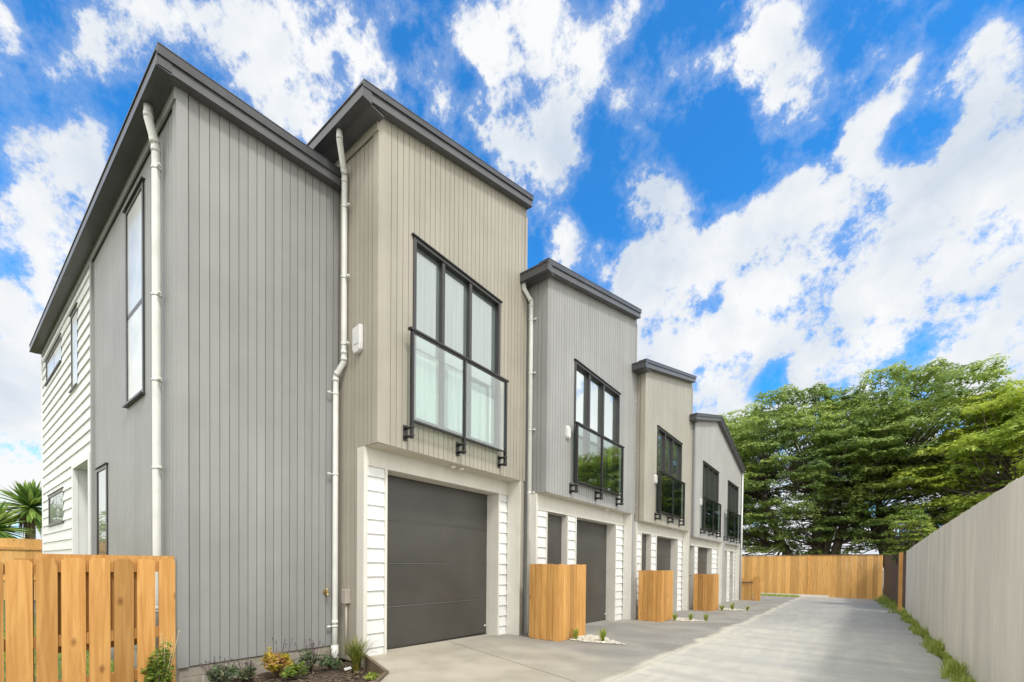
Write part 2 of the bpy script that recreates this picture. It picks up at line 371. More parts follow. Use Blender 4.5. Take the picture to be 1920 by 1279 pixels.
# ------------------------------------------------------------------ mesh helpers
class MB:
    def __init__(s): s.v = []; s.f = []; s.t = []; s.sm = []
    def poly(s, pts, t=.5, sm=False):
        i = len(s.v); s.v += [tuple(p) for p in pts]; s.f.append(tuple(range(i, i+len(pts)))); s.t.append(t); s.sm.append(sm)
    def hexa(s, p, t=None):     # p: 8 points, bottom ring 0-3, top ring 4-7
        if t is None: t = random.random()
        i = len(s.v); s.v += [tuple(q) for q in p]
        for f in ((3, 2, 1, 0), (4, 5, 6, 7), (0, 1, 5, 4), (1, 2, 6, 5), (2, 3, 7, 6), (3, 0, 4, 7)):
            s.f.append(tuple(i+k for k in f)); s.t.append(t); s.sm.append(False)
    def box(s, x0, x1, y0, y1, z0, z1, t=None):
        s.hexa([(x0, y0, z0), (x1, y0, z0), (x1, y1, z0), (x0, y1, z0), (x0, y0, z1), (x1, y0, z1), (x1, y1, z1), (x0, y1, z1)], t)
    def tube(s, pts, rad, n=12, t=.5, caps=True, sm=True):
        if not hasattr(rad, '__len__'): rad = [rad]*len(pts)
        pts = [Vector(p) for p in pts]; base = len(s.v); up = None
        for k, p in enumerate(pts):
            d = (pts[min(k+1, len(pts)-1)]-pts[max(k-1, 0)]).normalized()
            if up is None:
                a = Vector((1, 0, 0)) if abs(d.x) < .8 else Vector((0, 1, 0))
                up = d.cross(a).normalized()
            else: up = (up-d*up.dot(d)).normalized()
            w = d.cross(up)
            for j in range(n):
                g = 2*math.pi*j/n
                s.v.append(tuple(p+(up*math.cos(g)+w*math.sin(g))*rad[k]))
        for k in range(len(pts)-1):
            for j in range(n):
                a = base+k*n+j; b = base+k*n+(j+1) % n
                s.f.append((a, b, b+n, a+n)); s.t.append(t); s.sm.append(sm)
        if caps:
            s.f.append(tuple(base+j for j in range(n))[::-1]); s.t.append(t); s.sm.append(False)
            s.f.append(tuple(base+(len(pts)-1)*n+j for j in range(n))); s.t.append(t); s.sm.append(False)
    def build(s, name, m, parent=None, bevel=0, normals=True):
        org = Vector(parent['_org']) if parent is not None else Vector((0, 0, 0))
        me = bpy.data.meshes.new(name)
        V = np.array(s.v, dtype=float)-np.array(org)
        me.from_pydata(V.tolist(), [], s.f)
        at = me.attributes.new('tint', 'FLOAT', 'FACE'); at.data.foreach_set('value', np.array(s.t, dtype=np.float32))
        me.polygons.foreach_set('use_smooth', s.sm)
        if normals:
            bm = bmesh.new(); bm.from_mesh(me); bmesh.ops.recalc_face_normals(bm, faces=bm.faces); bm.to_mesh(me); bm.free()
        me.materials.append(m)
        o = bpy.data.objects.new(name, me); COL.objects.link(o)
        if parent is not None:
            if parent.type == 'EMPTY': o.parent = parent; o['_org'] = list(org)
            else: o.parent = parent; o['_org'] = list(org)
        else: o['_org'] = [0, 0, 0]
        if bevel:
            b = o.modifiers.new('bevel', 'BEVEL'); b.width = bevel; b.segments = 2; b.limit_method = 'ANGLE'
        return o
def thing(name, label, cat, loc, group=None):
    o = bpy.data.objects.new(name, None); COL.objects.link(o)
    o.empty_display_size = .2
    o.location = loc; o['_org'] = list(loc); o['label'] = label; o['category'] = cat
    if group: o['group'] = group
    return o
def tag(o, label=None, cat=None, group=None, kind=None):
    if label: o['label'] = label
    if cat: o['category'] = cat
    if group: o['group'] = group
    if kind: o['kind'] = kind
    return o

# a frame for walls: axis 'y' faces +X at x=fixed (a=y); axis 'x' faces -Y at y=fixed (a=x)
def P(axis, fixed, a, n, z): return (fixed+n, a, z) if axis == 'y' else (a, fixed-n, z)
def colbox(mb, axis, fixed, a0, a1, n0, n1, z0, z1a, z1b=None, t=None, z0b=None):
    if z1b is None: z1b = z1a
    if z0b is None: z0b = z0
    mb.hexa([P(axis, fixed, a0, n0, z0), P(axis, fixed, a1, n0, z0b), P(axis, fixed, a1, n1, z0b), P(axis, fixed, a0, n1, z0),
             P(axis, fixed, a0, n0, z1a), P(axis, fixed, a1, n0, z1b), P(axis, fixed, a1, n1, z1b), P(axis, fixed, a0, n1, z1a)], t)
def zsegs(a0, a1, zb, zt, holes):
    am = (a0+a1)/2; seg = [(zb, None)]
    hs = sorted([(h[2], h[3]) for h in holes if h[0] < am < h[1]])
    out = []; cur = zb
    for h0, h1 in hs:
        if h0 > cur: out.append((cur, h0))
        cur = max(cur, h1)
    out.append((cur, None))
    return out
def panel(mb, axis, fixed, n0, n1, a0, a1, zb, zt, holes=(), t=None, breaks=()):
    """solid wall skin n0..n1 with openings; zt is a number or a function of a"""
    f = zt if callable(zt) else (lambda a: zt)
    cuts = sorted({a0, a1, *[h[0] for h in holes if a0 < h[0] < a1], *[h[1] for h in holes if a0 < h[1] < a1], *[b for b in breaks if a0 < b < a1]})
    for c0, c1 in zip(cuts, cuts[1:]):
        if c1-c0 < 1e-5: continue
        for s0, s1 in zsegs(c0, c1, zb, zt, holes):
            if s1 is None:
                if min(f(c0), f(c1)) > s0+1e-4: colbox(mb, axis, fixed, c0, c1, n0, n1, s0, f(c0), f(c1), t=t)
            else: colbox(mb, axis, fixed, c0, c1, n0, n1, s0, s1, t=t)
def vclad(mb, axis, fixed, a0, a1, zb, zt, holes=(), pitch=.085, gap=.0068, thick=.011, breaks=(), edge=0.0):
    panel(mb, axis, fixed, -.10, -thick, a0, a1, zb+.001, zt, holes, t=.5, breaks=breaks)
    a = a0+edge
    if edge: panel(mb, axis, fixed, -thick, 0, a0, a0+edge-gap, zb, zt, holes, t=random.random(), breaks=breaks)
    while a < a1-1e-4:
        b = min(a+pitch-gap, a1)
        if b-a > .004: panel(mb, axis, fixed, -thick, 0, a, b, zb, zt, holes, t=random.random(), breaks=breaks)
        a += pitch
def hclad(mb, axis, fixed, a0, a1, z0, z1, holes=(), pitch=.17):
    """lapped weatherboards, proud at their lower edge"""
    panel(mb, axis, fixed, -.10, 0, a0, a1, z0, z1, holes, t=.5)
    k = 0
    z = z0
    cuts = sorted({a0, a1, *[h[0] for h in holes if a0 < h[0] < a1], *[h[1] for h in holes if a0 < h[1] < a1]})
    while z < z1-1e-3:
        zz = min(z+pitch, z1)
        t = random.random()
        for c0, c1 in zip(cuts, cuts[1:]):
            am = (c0+c1)/2
            segs = [(z, zz)]
            for h in holes:
                if h[0] < am < h[1]:
                    new = []
                    for q0, q1 in segs:
                        if h[3] <= q0 or h[2] >= q1: new.append((q0, q1)); continue
                        if h[2] > q0: new.append((q0, h[2]))
                        if h[3] < q1: new.append((h[3], q1))
                    segs = new
            for q0, q1 in segs:
                if q1-q0 < .004: continue
                pr = lambda q: .024-.019*(q-z)/pitch
                mb.hexa([P(axis, fixed, c0, -.0015, q0), P(axis, fixed, c1, -.0015, q0), P(axis, fixed, c1, pr(q0), q0), P(axis, fixed, c0, pr(q0), q0),
                         P(axis, fixed, c0, -.0015, q1), P(axis, fixed, c1, -.0015, q1), P(axis, fixed, c1, pr(q1), q1), P(axis, fixed, c0, pr(q1), q1)], t)
        z += pitch
def G(y): return -.016*min(max(y, -8), 30)          # the falling ground

# ------------------------------------------------------------------ ground
def sheet(name, m, x0, x1, y0, y1, off, nx=2, ny=2, thick=0, kind='structure', label=None):
    mb = MB()
    xs = np.linspace(x0, x1, nx+1); ys = sorted(set(np.linspace(y0, y1, ny+1)) | ({-8., 30.} if y0 < -8 and y1 > 30 else ({30.} if y0 < 30 < y1 else set())))
    for a, b in zip(xs, xs[1:]):
        for c, d in zip(ys, ys[1:]):
            mb.poly([(a, c, G(c)+off), (b, c, G(c)+off), (b, d, G(d)+off), (a, d, G(d)+off)])
    if thick:
        for c, d in zip(ys, ys[1:]):
            for x in (x0, x1): mb.poly([(x, c, G(c)+off), (x, d, G(d)+off), (x, d, G(d)+off-thick), (x, c, G(c)+off-thick)])
        for y in (y0, y1): mb.poly([(x0, y, G(y)+off), (x1, y, G(y)+off), (x1, y, G(y)+off-thick), (x0, y, G(y)+off-thick)])
    o = mb.build(name, m, normals=False)
    o['kind'] = kind
    return o
sheet('ground', M['earth'], -900, 900, -900, 900, -.24)
# driveway slab: polygon with the garden bed cut out of its near left corner
mb = MB()
def slab_poly(pts, top=0.0):
    mb.poly([(x, y, G(y)+top) for x, y in pts])
    n = len(pts)
    for i in range(n):
        (xa, ya), (xb_, yb) = pts[i], pts[(i+1) % n]
        mb.poly([(xa, ya, G(ya)+top), (xb_, yb, G(yb)+top), (xb_, yb, G(yb)-.22), (xa, ya, G(ya)-.22)])
JT = .013
RX = lambda y: .70+.036*y
slab_poly([(-4.62, 3.02), (-4.02, 2.86), (-3.58, 2.70), (-3.35, 2.42), (-3.30, 1.2), (-3.30, -8), (-1.78, -8), (-1.78, 3.56), (-4.62, 4.48)])
slab_poly([(-4.62, 4.48+JT), (-1.78, 3.56+JT), (-1.78, 28.2), (-4.62, 28.2)])
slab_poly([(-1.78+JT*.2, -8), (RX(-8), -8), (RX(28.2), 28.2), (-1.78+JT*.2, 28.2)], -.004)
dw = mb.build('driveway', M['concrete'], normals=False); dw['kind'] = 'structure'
mb = MB()
mb.box(-1.6, -1.5, 4.3, 4.4, -.3, -.29)
sheet('verge', M['earth'], .2, 60, -8.0, 60, -.05, 4, 4)
sheet('lawn', M['lawn'], -24, -5.02, -8, 1.25, -.10, 4, 3)
# garden bed soil, uneven
mb = MB()
nx, ny = 26, 40
zz = lambda x, y: -.165+.018*math.sin(x*9+y*4)+.014*math.sin(y*13+x*3)+random.uniform(-.012, .012)
gx = np.linspace(-5.0, -3.28, nx); gy = np.linspace(-3.0, 3.06, ny)
Zg = [[zz(x, y) for y in gy] for x in gx]
for i in range(nx-1):
    for j in range(ny-1):
        mb.poly([(gx[i], gy[j], Zg[i][j]), (gx[i+1], gy[j], Zg[i+1][j]), (gx[i+1], gy[j+1], Zg[i+1][j+1]), (gx[i], gy[j+1], Zg[i][j+1])], sm=True)
gb = mb.build('garden_bed', M['soil'], normals=False); gb['kind'] = 'structure'
# mulch chips
mb = MB()
for k in range(1400):
    x, y = random.uniform(-4.93, -3.35), random.uniform(.4, 2.98)
    a = random.uniform(0, 6.28); l, w = random.uniform(.012, .035), random.uniform(.004, .010)
    c, s = math.cos(a), math.sin(a); z = -.15+random.uniform(-.008, .012); tz = random.uniform(-.008, .008)
    mb.poly([(x-c*l+s*w, y-s*l-c*w, z-tz), (x+c*l+s*w, y+s*l-c*w, z+tz), (x+c*l-s*w, y+s*l+c*w, z+tz), (x-c*l-s*w, y-s*l+c*w, z-tz)], t=random.random())
mu = mb.build('bark_mulch', M['brownboard'], normals=False)
tag(mu, 'brown bark chips scattered over the soil of the garden bed', 'mulch', kind='stuff')
# timber edging of the bed
mb = MB()
E1 = [(-4.50, 3.10), (-4.02, 2.86), (-3.56, 2.68)]
for (xa, ya), (xb_, yb), w in ((E1[1], E1[2], .035), ((-4.47, 3.03), E1[1], .035), (E1[2], (-3.34, 2.40), .035), ((-3.34, 2.40), (-3.28, 1.0), .035)):
    d = Vector((xb_-xa, yb-ya, 0)).normalized(); n = Vector((-d.y, d.x, 0))*w
    mb.hexa([(xa, ya, -.25), (xb_, yb, -.25), (xb_-n.x, yb-n.y, -.25), (xa-n.x, ya-n.y, -.25), (xa, ya, -.015), (xb_, yb, -.015), (xb_-n.x, yb-n.y, -.015), (xa-n.x, ya-n.y, -.015)])
tag(mb.build('garden_edging', M['brownboard']), 'weathered brown timber board edging the garden bed beside the concrete', 'edging')

# ------------------------------------------------------------------ building parts
def window(parent, axis, fixed, a0, a1, z0, z1, divs=(), transoms=(), pane='pane2', fw=.035, rec=.05, sill=True, pane_low=None, split=None):
    mb = MB()
    o = -.10; pr = .016
    for (p0, p1, q0, q1) in ((a0-.012, a0+fw, z0-.012, z1+.012), (a1-fw, a1+.012, z0-.012, z1+.012)):
        colbox(mb, axis, fixed, p0, p1, o, pr, q0, q1)
    colbox(mb, axis, fixed, a0+fw, a1-fw, o, pr-.001, z1-fw, z1+.011)
    colbox(mb, axis, fixed, a0+fw, a1-fw, o, pr-.001, z0-.011, z0+fw)
    for d in divs: colbox(mb, axis, fixed, d-fw*.75, d+fw*.75, o+.01, pr-.012, z0+fw, z1-fw)
    for tz in transoms: colbox(mb, axis, fixed, a0+fw, a1-fw, o+.012, pr-.010, tz-fw*.8, tz+fw*.8)
    # head flashing
    colbox(mb, axis, fixed, a0-.04, a1+.04, -.005, .035, z1+.0115, z1+.024)
    fr = mb.build('window', M['frame'], parent)
    cols = [a0+fw, *divs, a1-fw]; rows = [z0+fw, *transoms, z1-fw]
    for i in range(len(cols)-1):
        for j in range(len(rows)-1):
            mb = MB()
            l = cols[i]+(fw*.75 if i else 0); r = cols[i+1]-(fw*.75 if i < len(cols)-2 else 0)
            b_ = rows[j]+(fw*.8 if j else 0); t_ = rows[j+1]-(fw*.8 if j < len(rows)-2 else 0)
            # sash around the pane
            colbox(mb, axis, fixed, l-.002, r+.002, -rec-.008, -rec, b_-.002, t_+.002)
            mb.build('pane', M[pane], fr)
    if sill:
        mb = MB(); colbox(mb, axis, fixed, a0-.02, a1+.02, -.01, .045, z0-.030, z0-.0125)
        mb.build('sill', M['frame'], fr)
    return fr
def curtains(parent, fixed, a0, a1, z0, z1, rec=.045):
    """low bright curtain seen through the bottom of the window glass"""
    mb = MB(); n = 40
    for i in range(n):
        b0 = a0+(a1-a0)*i/n; b1 = a0+(a1-a0)*(i+1)/n
        mb.poly([(fixed-rec, b0, z0), (fixed-rec, b1, z0), (fixed-rec, b1, z1), (fixed-rec, b0, z1)], t=random.random())
    return mb.build('curtain', M['curtain'], parent)
def balcony(parent, xb, y0, y1, zr, zp, zg, glass='clear'):
    x = xb+.12
    mb = MB()
    mb.box(x-.028, x+.028, y0-.03, y1+.03, zr-.012, zr+.012)
    mb.box(x-.014, x+.014, y0, y1, zr-.034, zr-.0125)
    rail = mb.build('balustrade', M['black'], parent)
    ym = (y0+y1)/2
    ps = [y0+.015, ym, y1-.015]
    for p in ps:
        mb = MB()
        mb.box(x-.022, x+.022, p-.014, p+.014, zp, zr-.0345)
        po = mb.build('post', M['black'], rail)
        mb = MB()
        for dz in (.03, .13):
            mb.tube([(xb+.011, p-.002, zp+dz), (x+.034, p-.002, zp+dz)], .018, 8)
            mb.box(xb+.008, xb+.0121, p-.035, p+.03, zp+dz-.035, zp+dz+.035)
        mb.box(xb+.001, xb+.0115, p-.028, p+.024, zp-.01, zp+.17)
        mb.build('bracket', M['black'], rail)
    for c0, c1 in ((ps[0], ps[1]), (ps[1], ps[2])):
        mb = MB(); mb.box(x-.005, x+.005, c0+.0145, c1-.0145, zg+.02, zr-.035)
        mb.build('glass_panel', M[glass], rail)
        mb = MB(); mb.box(x-.012, x+.012, c0+.0145, c1-.0145, zg, zg+.0195)
        mb.build('bottom_rail', M['black'], rail)
    return rail
def garage_door(parent, x, y0, y1, z0, z1, rows=4):
    mb = MB(); h = (z1-z0)/rows
    for k in range(rows):
        a, b = z0+k*h, z0+(k+1)*h
        mb.box(x-.04, x, y0, y1, a+.0015, b-.0015, t=.5)
        mb.hexa([(x-.001, y0, b-.020), (x+.006, y0, b-.020), (x+.006, y1, b-.020), (x-.001, y1, b-.020), (x-.001, y0, b-.006), (x+.0, y0, b-.006), (x+.0, y1, b-.006), (x-.001, y1, b-.006)], .9)
    mb.box(x-.06, x-.012, y0-.02, y1+.02, z0-.03, z1+.03, t=.1)
    d = mb.build('garage_door', M['door'], parent)
    mb = MB(); mb.tube([(x+.001, y1-.06, z0+.12), (x+.022, y1-.06, z0+.12)], .014, 10)
    mb.build('lock', M['plastic'], d)
    return d
def downpipe(parent, pts, r=.036, brackets=(), bdir=(1, 0, 0)):
    mb = MB(); mb.tube(pts, r, 16)
    for k in range(1, len(pts)-1):
        a, p = Vector(pts[k-1]), Vector(pts[k])
        d = (p-a).normalized(); mb.tube([p-d*.05, p-d*.005], r*1.10, 16)
    o = mb.build('downpipe', M['pipe'], parent)
    for (p, bd) in brackets:
        mb = MB(); p = Vector(p); bd = Vector(bd)
        mb.tube([p-Vector((0, 0, .010)), p+Vector((0, 0, .010))], r*1.14, 16)
        mb.tube([p+bd*r, p+bd*(r+.07)], .008, 8)
        mb.tube([p+bd*(r+.035), p+bd*(r+.055)], .016, 8)
        mb.build('pipe_bracket', M['pipe'], o)
    return o
def downlight(parent, x, y, z):
    mb = MB(); mb.tube([(x, y, z-.001), (x, y, z-.018), (x, y, z-.03)], [.042, .040, .026], 16)
    mb.build('downlight', M['lamp'], parent)
def alarm_box(parent, axis, fixed, a, z, w=.05, h=.11):
    mb = MB()
    n = 8; prof = []
    for sgn, zc in ((1, z+h-w), (-1, z-h+w)):
        for k in range(n+1):
            g = math.pi*(k/n) + (0 if sgn > 0 else math.pi); prof.append((a+w*math.cos(g), zc+w*math.sin(g)))
    for n0, n1, s in ((0.001, .035, 1.0), (.035, .05, .86)):
        b_ = [P(axis, fixed, a+(p-a)*s if n0 > .01 else p, n0, z+(q-z)*(s if n0 > .01 else 1)) for p, q in prof]
        t_ = [P(axis, fixed, a+(p-a)*s, n1, z+(q-z)*s) for p, q in prof]
        i = len(mb.v); mb.v += b_+t_; m = len(prof)
        for k in range(m): mb.f.append((i+k, i+(k+1) % m, i+m+(k+1) % m, i+m+k)); mb.t.append(.5); mb.sm.append(False)
        mb.f.append(tuple(i+m+k for k in range(m))); mb.t.append(.5); mb.sm.append(False)
        mb.f.append(tuple(i+k for k in range(m))); mb.t.append(.5); mb.sm.append(False)
    return mb.build('wall_box', M['plastic'], parent)
def barge(parent, x, pts_y, zbot, ztop_off, xback, seg):
    """roof following a list of (y, zbottom); the sloping front edge has a cap over a fascia board"""
    roof = MB()
    for (ya, za), (yb, zb) in zip(seg, seg[1:]):
        roof.hexa([(xback, ya, za+.09), (x-.012, ya, za+.09), (x-.012, yb, zb+.09), (xback, yb, zb+.09), (xback, ya, za+ztop_off-.012), (x-.012, ya, za+ztop_off-.012), (x-.012, yb, zb+ztop_off-.012), (xback, yb, zb+ztop_off-.012)])
        # folded cap standing on the edge
        roof.hexa([(x-.012, ya, za+.084), (x+.018, ya, za+.084), (x+.018, yb, zb+.084), (x-.012, yb, zb+.084), (x-.012, ya, za+ztop_off), (x+.018, ya, za+ztop_off), (x+.018, yb, zb+ztop_off), (x-.012, yb, zb+ztop_off)])
        roof.hexa([(x-.16, ya, za+ztop_off-.011), (x+.022, ya, za+ztop_off+.001), (x+.022, yb, zb+ztop_off+.001), (x-.16, yb, zb+ztop_off-.011), (x-.16, ya, za+ztop_off+.004), (x+.022, ya, za+ztop_off+.009), (x+.022, yb, zb+ztop_off+.009), (x-.16, yb, zb+ztop_off+.004)])
    r = roof.build('roof', M['roof'], parent)
    fa = MB()
    for (ya, za), (yb, zb) in zip(seg, seg[1:]):
        fa.hexa([(x-.10, ya+.001, za), (x-.002, ya+.001, za), (x-.002, yb-.001, zb), (x-.10, yb-.001, zb), (x-.10, ya+.001, za+.089), (x-.002, ya+.001, za+.089), (x-.002, yb-.001, zb+.089), (x-.10, yb-.001, zb+.089)])
        fa.hexa([(x-.11, ya+.001, za-.012), (x+.005, ya+.001, za-.012), (x+.005, yb-.001, zb-.012), (x-.11, yb-.001, zb-.012), (x-.11, ya+.001, za-.0005), (x+.005, ya+.001, za-.0005), (x+.005, yb-.001, zb-.0005), (x-.11, yb-.001, zb-.0005)])
    fa.build('fascia', M['roof2'], r)
    return r
def gutter(parent, x0, x1, y, z, wall_y, mat_soffit='gutter'):
    """box gutter along X with its outer lip at y, top at z; soffit and eave board back to the wall"""
    mb = MB(); w = .11; h = .115
    mb.box(x0, x1, y, y+.006, z-h, z)                 # outer face
    mb.box(x0, x1, y-.010, y+.006, z+.0005, z+.013)   # rolled lip
    mb.box(x0, x1, y+.0062, y+w, z-h, z-h+.006)       # bottom
    mb.box(x0, x1, y-.006, y-.0003, z-h-.004, z-h+.022)
    mb.box(x0, x0+.004, y+.0062, y+w, z-h+.0062, z)
    mb.box(x1-.004, x1, y+.0062, y+w, z-h+.0062, z)
    g = mb.build('gutter', M['gutter'], parent)
    mb = MB()
    mb.box(x0, x1-.02, y+w+.0005, wall_y-.0015, z-.108, z-.098)
    mb.box(x0, x1-.02, y+w+.0005, y+w+.012, z-.0975, z+.03)
    mb.build('eave_board', M['roof2'], parent)
    return g

ROW = 'townhouses in the row along the driveway'
XBACK = -12.5

# ---- the grey end house (gable end towards the garden)
X1, Y1, Y1E = -4.95, 1.36, 2.965
u1 = thing('townhouse', 'near grey end townhouse with vertical boards and white weatherboard at its back', 'house', (-5.5, 2.1, 0), ROW)
zt1 = lambda y: 5.44+.085*(y-1.2)
mb = MB()
vclad(mb, 'y', X1, Y1, Y1E, .045, zt1, pitch=.0855, edge=.086)
mb.build('front_wall', M['grey'], u1)
holesL = [(-6.73, -6.03, 2.86, 5.08), (-8.34, -7.74, .2, 2.30)]
mb = MB()
vclad(mb, 'x', Y1, -8.54, X1-.0985, .045, 5.38, holesL, pitch=.0855)
mb.build('side_wall', M['grey_side'], u1)
mb = MB()   # corner board
colbox(mb, 'x', Y1, X1-.098, X1-.001, -.0005, .014, .04, 5.38); colbox(mb, 'y', X1, Y1-.0135, Y1+.075, .0005, .012, .04, 5.43)
mb.build('corner_trim', M['grey_side'], u1); mb = MB()
colbox(mb, 'x', Y1, -8.60, -8.53, -.001, .032, .04, 5.259)
mb.build('join_board', M['grey_side'], u1); mb = MB()
colbox(mb, 'x', Y1, -13.4, X1+.012, .0145, .030, 5.26, 5.383)
mb.build('eave_trim', M['grey_side'], u1)
holesW = [(-10.18, -9.62, 3.82, 5.03), (-12.9, -11.1, 4.58, 5.02), (-12.7, -10.98, 1.74, 2.31), (-9.9, -8.72, -.3, 2.52)]
mb = MB()
hclad(mb, 'x', Y1, -13.4, -8.6, .045, 5.38, holesW)
mb.build('weatherboard_wall', M['white'], u1)
mb = MB()
colbox(mb, 'x', Y1, -13.43, -13.36, -.09, .032, .04, 5.22)
mb.build('corner_board', M['white'], u1); mb = MB()
hclad(mb, 'x', Y1+.75, -9.9, -8.72, .045, 2.53)
mb.box(-9.93, -9.9005, Y1+.09, Y1+.86, 0, 2.55); mb.box(-8.7195, -8.69, Y1+.09, Y1+.86, 0, 2.55); mb.box(-9.93, -8.69, Y1+.0, Y1+.86, 2.521, 2.56)
mb.build('door_niche', M['white'], u1); mb = MB()
colbox(mb, 'x', Y1, -10.0, -9.89, -.02, .042, .04, 2.60); colbox(mb, 'x', Y1, -8.73, -8.605, -.02, .042, .04, 2.60); colbox(mb, 'x', Y1, -9.89, -8.73, -.02, .041, 2.51, 2.60)
mb.build('niche_surround', M['white'], u1)
mb = MB(); mb.box(-9.75, -8.9, Y1+.70, Y1+.722, .05, 2.1); mb.build('back_door', M['door'], u1)
window(u1, 'x', Y1, -6.73, -6.03, 2.86, 5.08, transoms=(3.86,), pane='cloud_white', fw=.035, rec=-.004)
window(u1, 'x', Y1, -8.34, -7.74, .2, 2.30, pane='pane_dark', fw=.035, rec=-.004)
window(u1, 'x', Y1, -10.18, -9.62, 3.82, 5.03, pane='cloud_white', fw=.035, rec=-.004)
window(u1, 'x', Y1, -12.9, -11.1, 4.58, 5.02, divs=(-12.0,), pane='cloud_white', fw=.035, rec=-.004)
window(u1, 'x', Y1, -12.7, -10.98, 1.74, 2.31, divs=(-11.85,), pane='pane_dark', fw=.035, rec=-.004)
mb = MB()      # concrete block base under the cladding
for k, (z0, z1) in enumerate(((-.30, -.18), (-.172, -.062), (-.054, .035))):
    y = 1.37-(.2 if k % 2 else 0)
    while y < 3.0:
        a, b = max(y, 1.37), min(y+.39, 2.98)
        if b > a+.02: mb.box(X1-.14, X1-.018, a, b-.008, z0, z1)
        y += .40
x = -13.3
mb.box(-13.3, X1-.02, 1.375, 1.40, -.3, .035)
base = mb.build('block_base', M['block'], u1)
mb = MB(); mb.box(X1-.15, X1-.024, 1.372, 2.978, -.32, .04); mb.build('mortar', M['mortar'], base)
mb = MB(); mb.box(-13.38, X1-.11, Y1+.101, Y1E-.11, .05, 5.2) if False else mb.box(-13.40, -13.30, Y1+.101, 6.0, 0, 5.2); mb.box(-13.30, -12.6, 5.9, 6.0, 0, 5.2); mb.build('back_wall', M['white'], u1)
barge(u1, X1+.10, None, None, .165, -13.55, [(1.185, 5.375), (Y1E-.004, 5.375+.085*(Y1E-1.185))])
gutter(u1, -13.55, X1+.105, 1.18, 5.475, Y1)
# standing roof sheet end at the very corner
downpipe(u1, [(-5.345, 1.24, 5.37), (-5.345, 1.24, 5.24), (-5.375, 1.30, 5.06), (-5.375, 1.305, 4.98), (-5.375, 1.305, .55), (-5.375, 1.305, -.12)], .037,
         [((-5.375, 1.305, z), (1, 0, 0)) for z in (4.83, 3.62, 2.80, 1.95, .55)])
t = thing('garden_tap', 'small brass garden tap on the near grey wall beside the downpipe', 'tap', (X1, 2.815, .68)) if False else None
mb = MB()
mb.tube([(X1+.001, 2.805, .69), (X1+.008, 2.805, .69)], .030, 16); mb.tube([(X1+.008, 2.805, .69), (X1+.07, 2.805, .69)], .011, 10)
mb.tube([(X1+.055, 2.805, .69), (X1+.06, 2.805, .655), (X1+.062, 2.808, .64)], [.012, .011, .013], 10); mb.tube([(X1+.05, 2.805, .70), (X1+.05, 2.805, .725)], .008, 8); mb.tube([(X1+.05, 2.785, .728), (X1+.05, 2.825, .728)], .008, 8)
mb.build('garden_tap', M['brass'], u1)

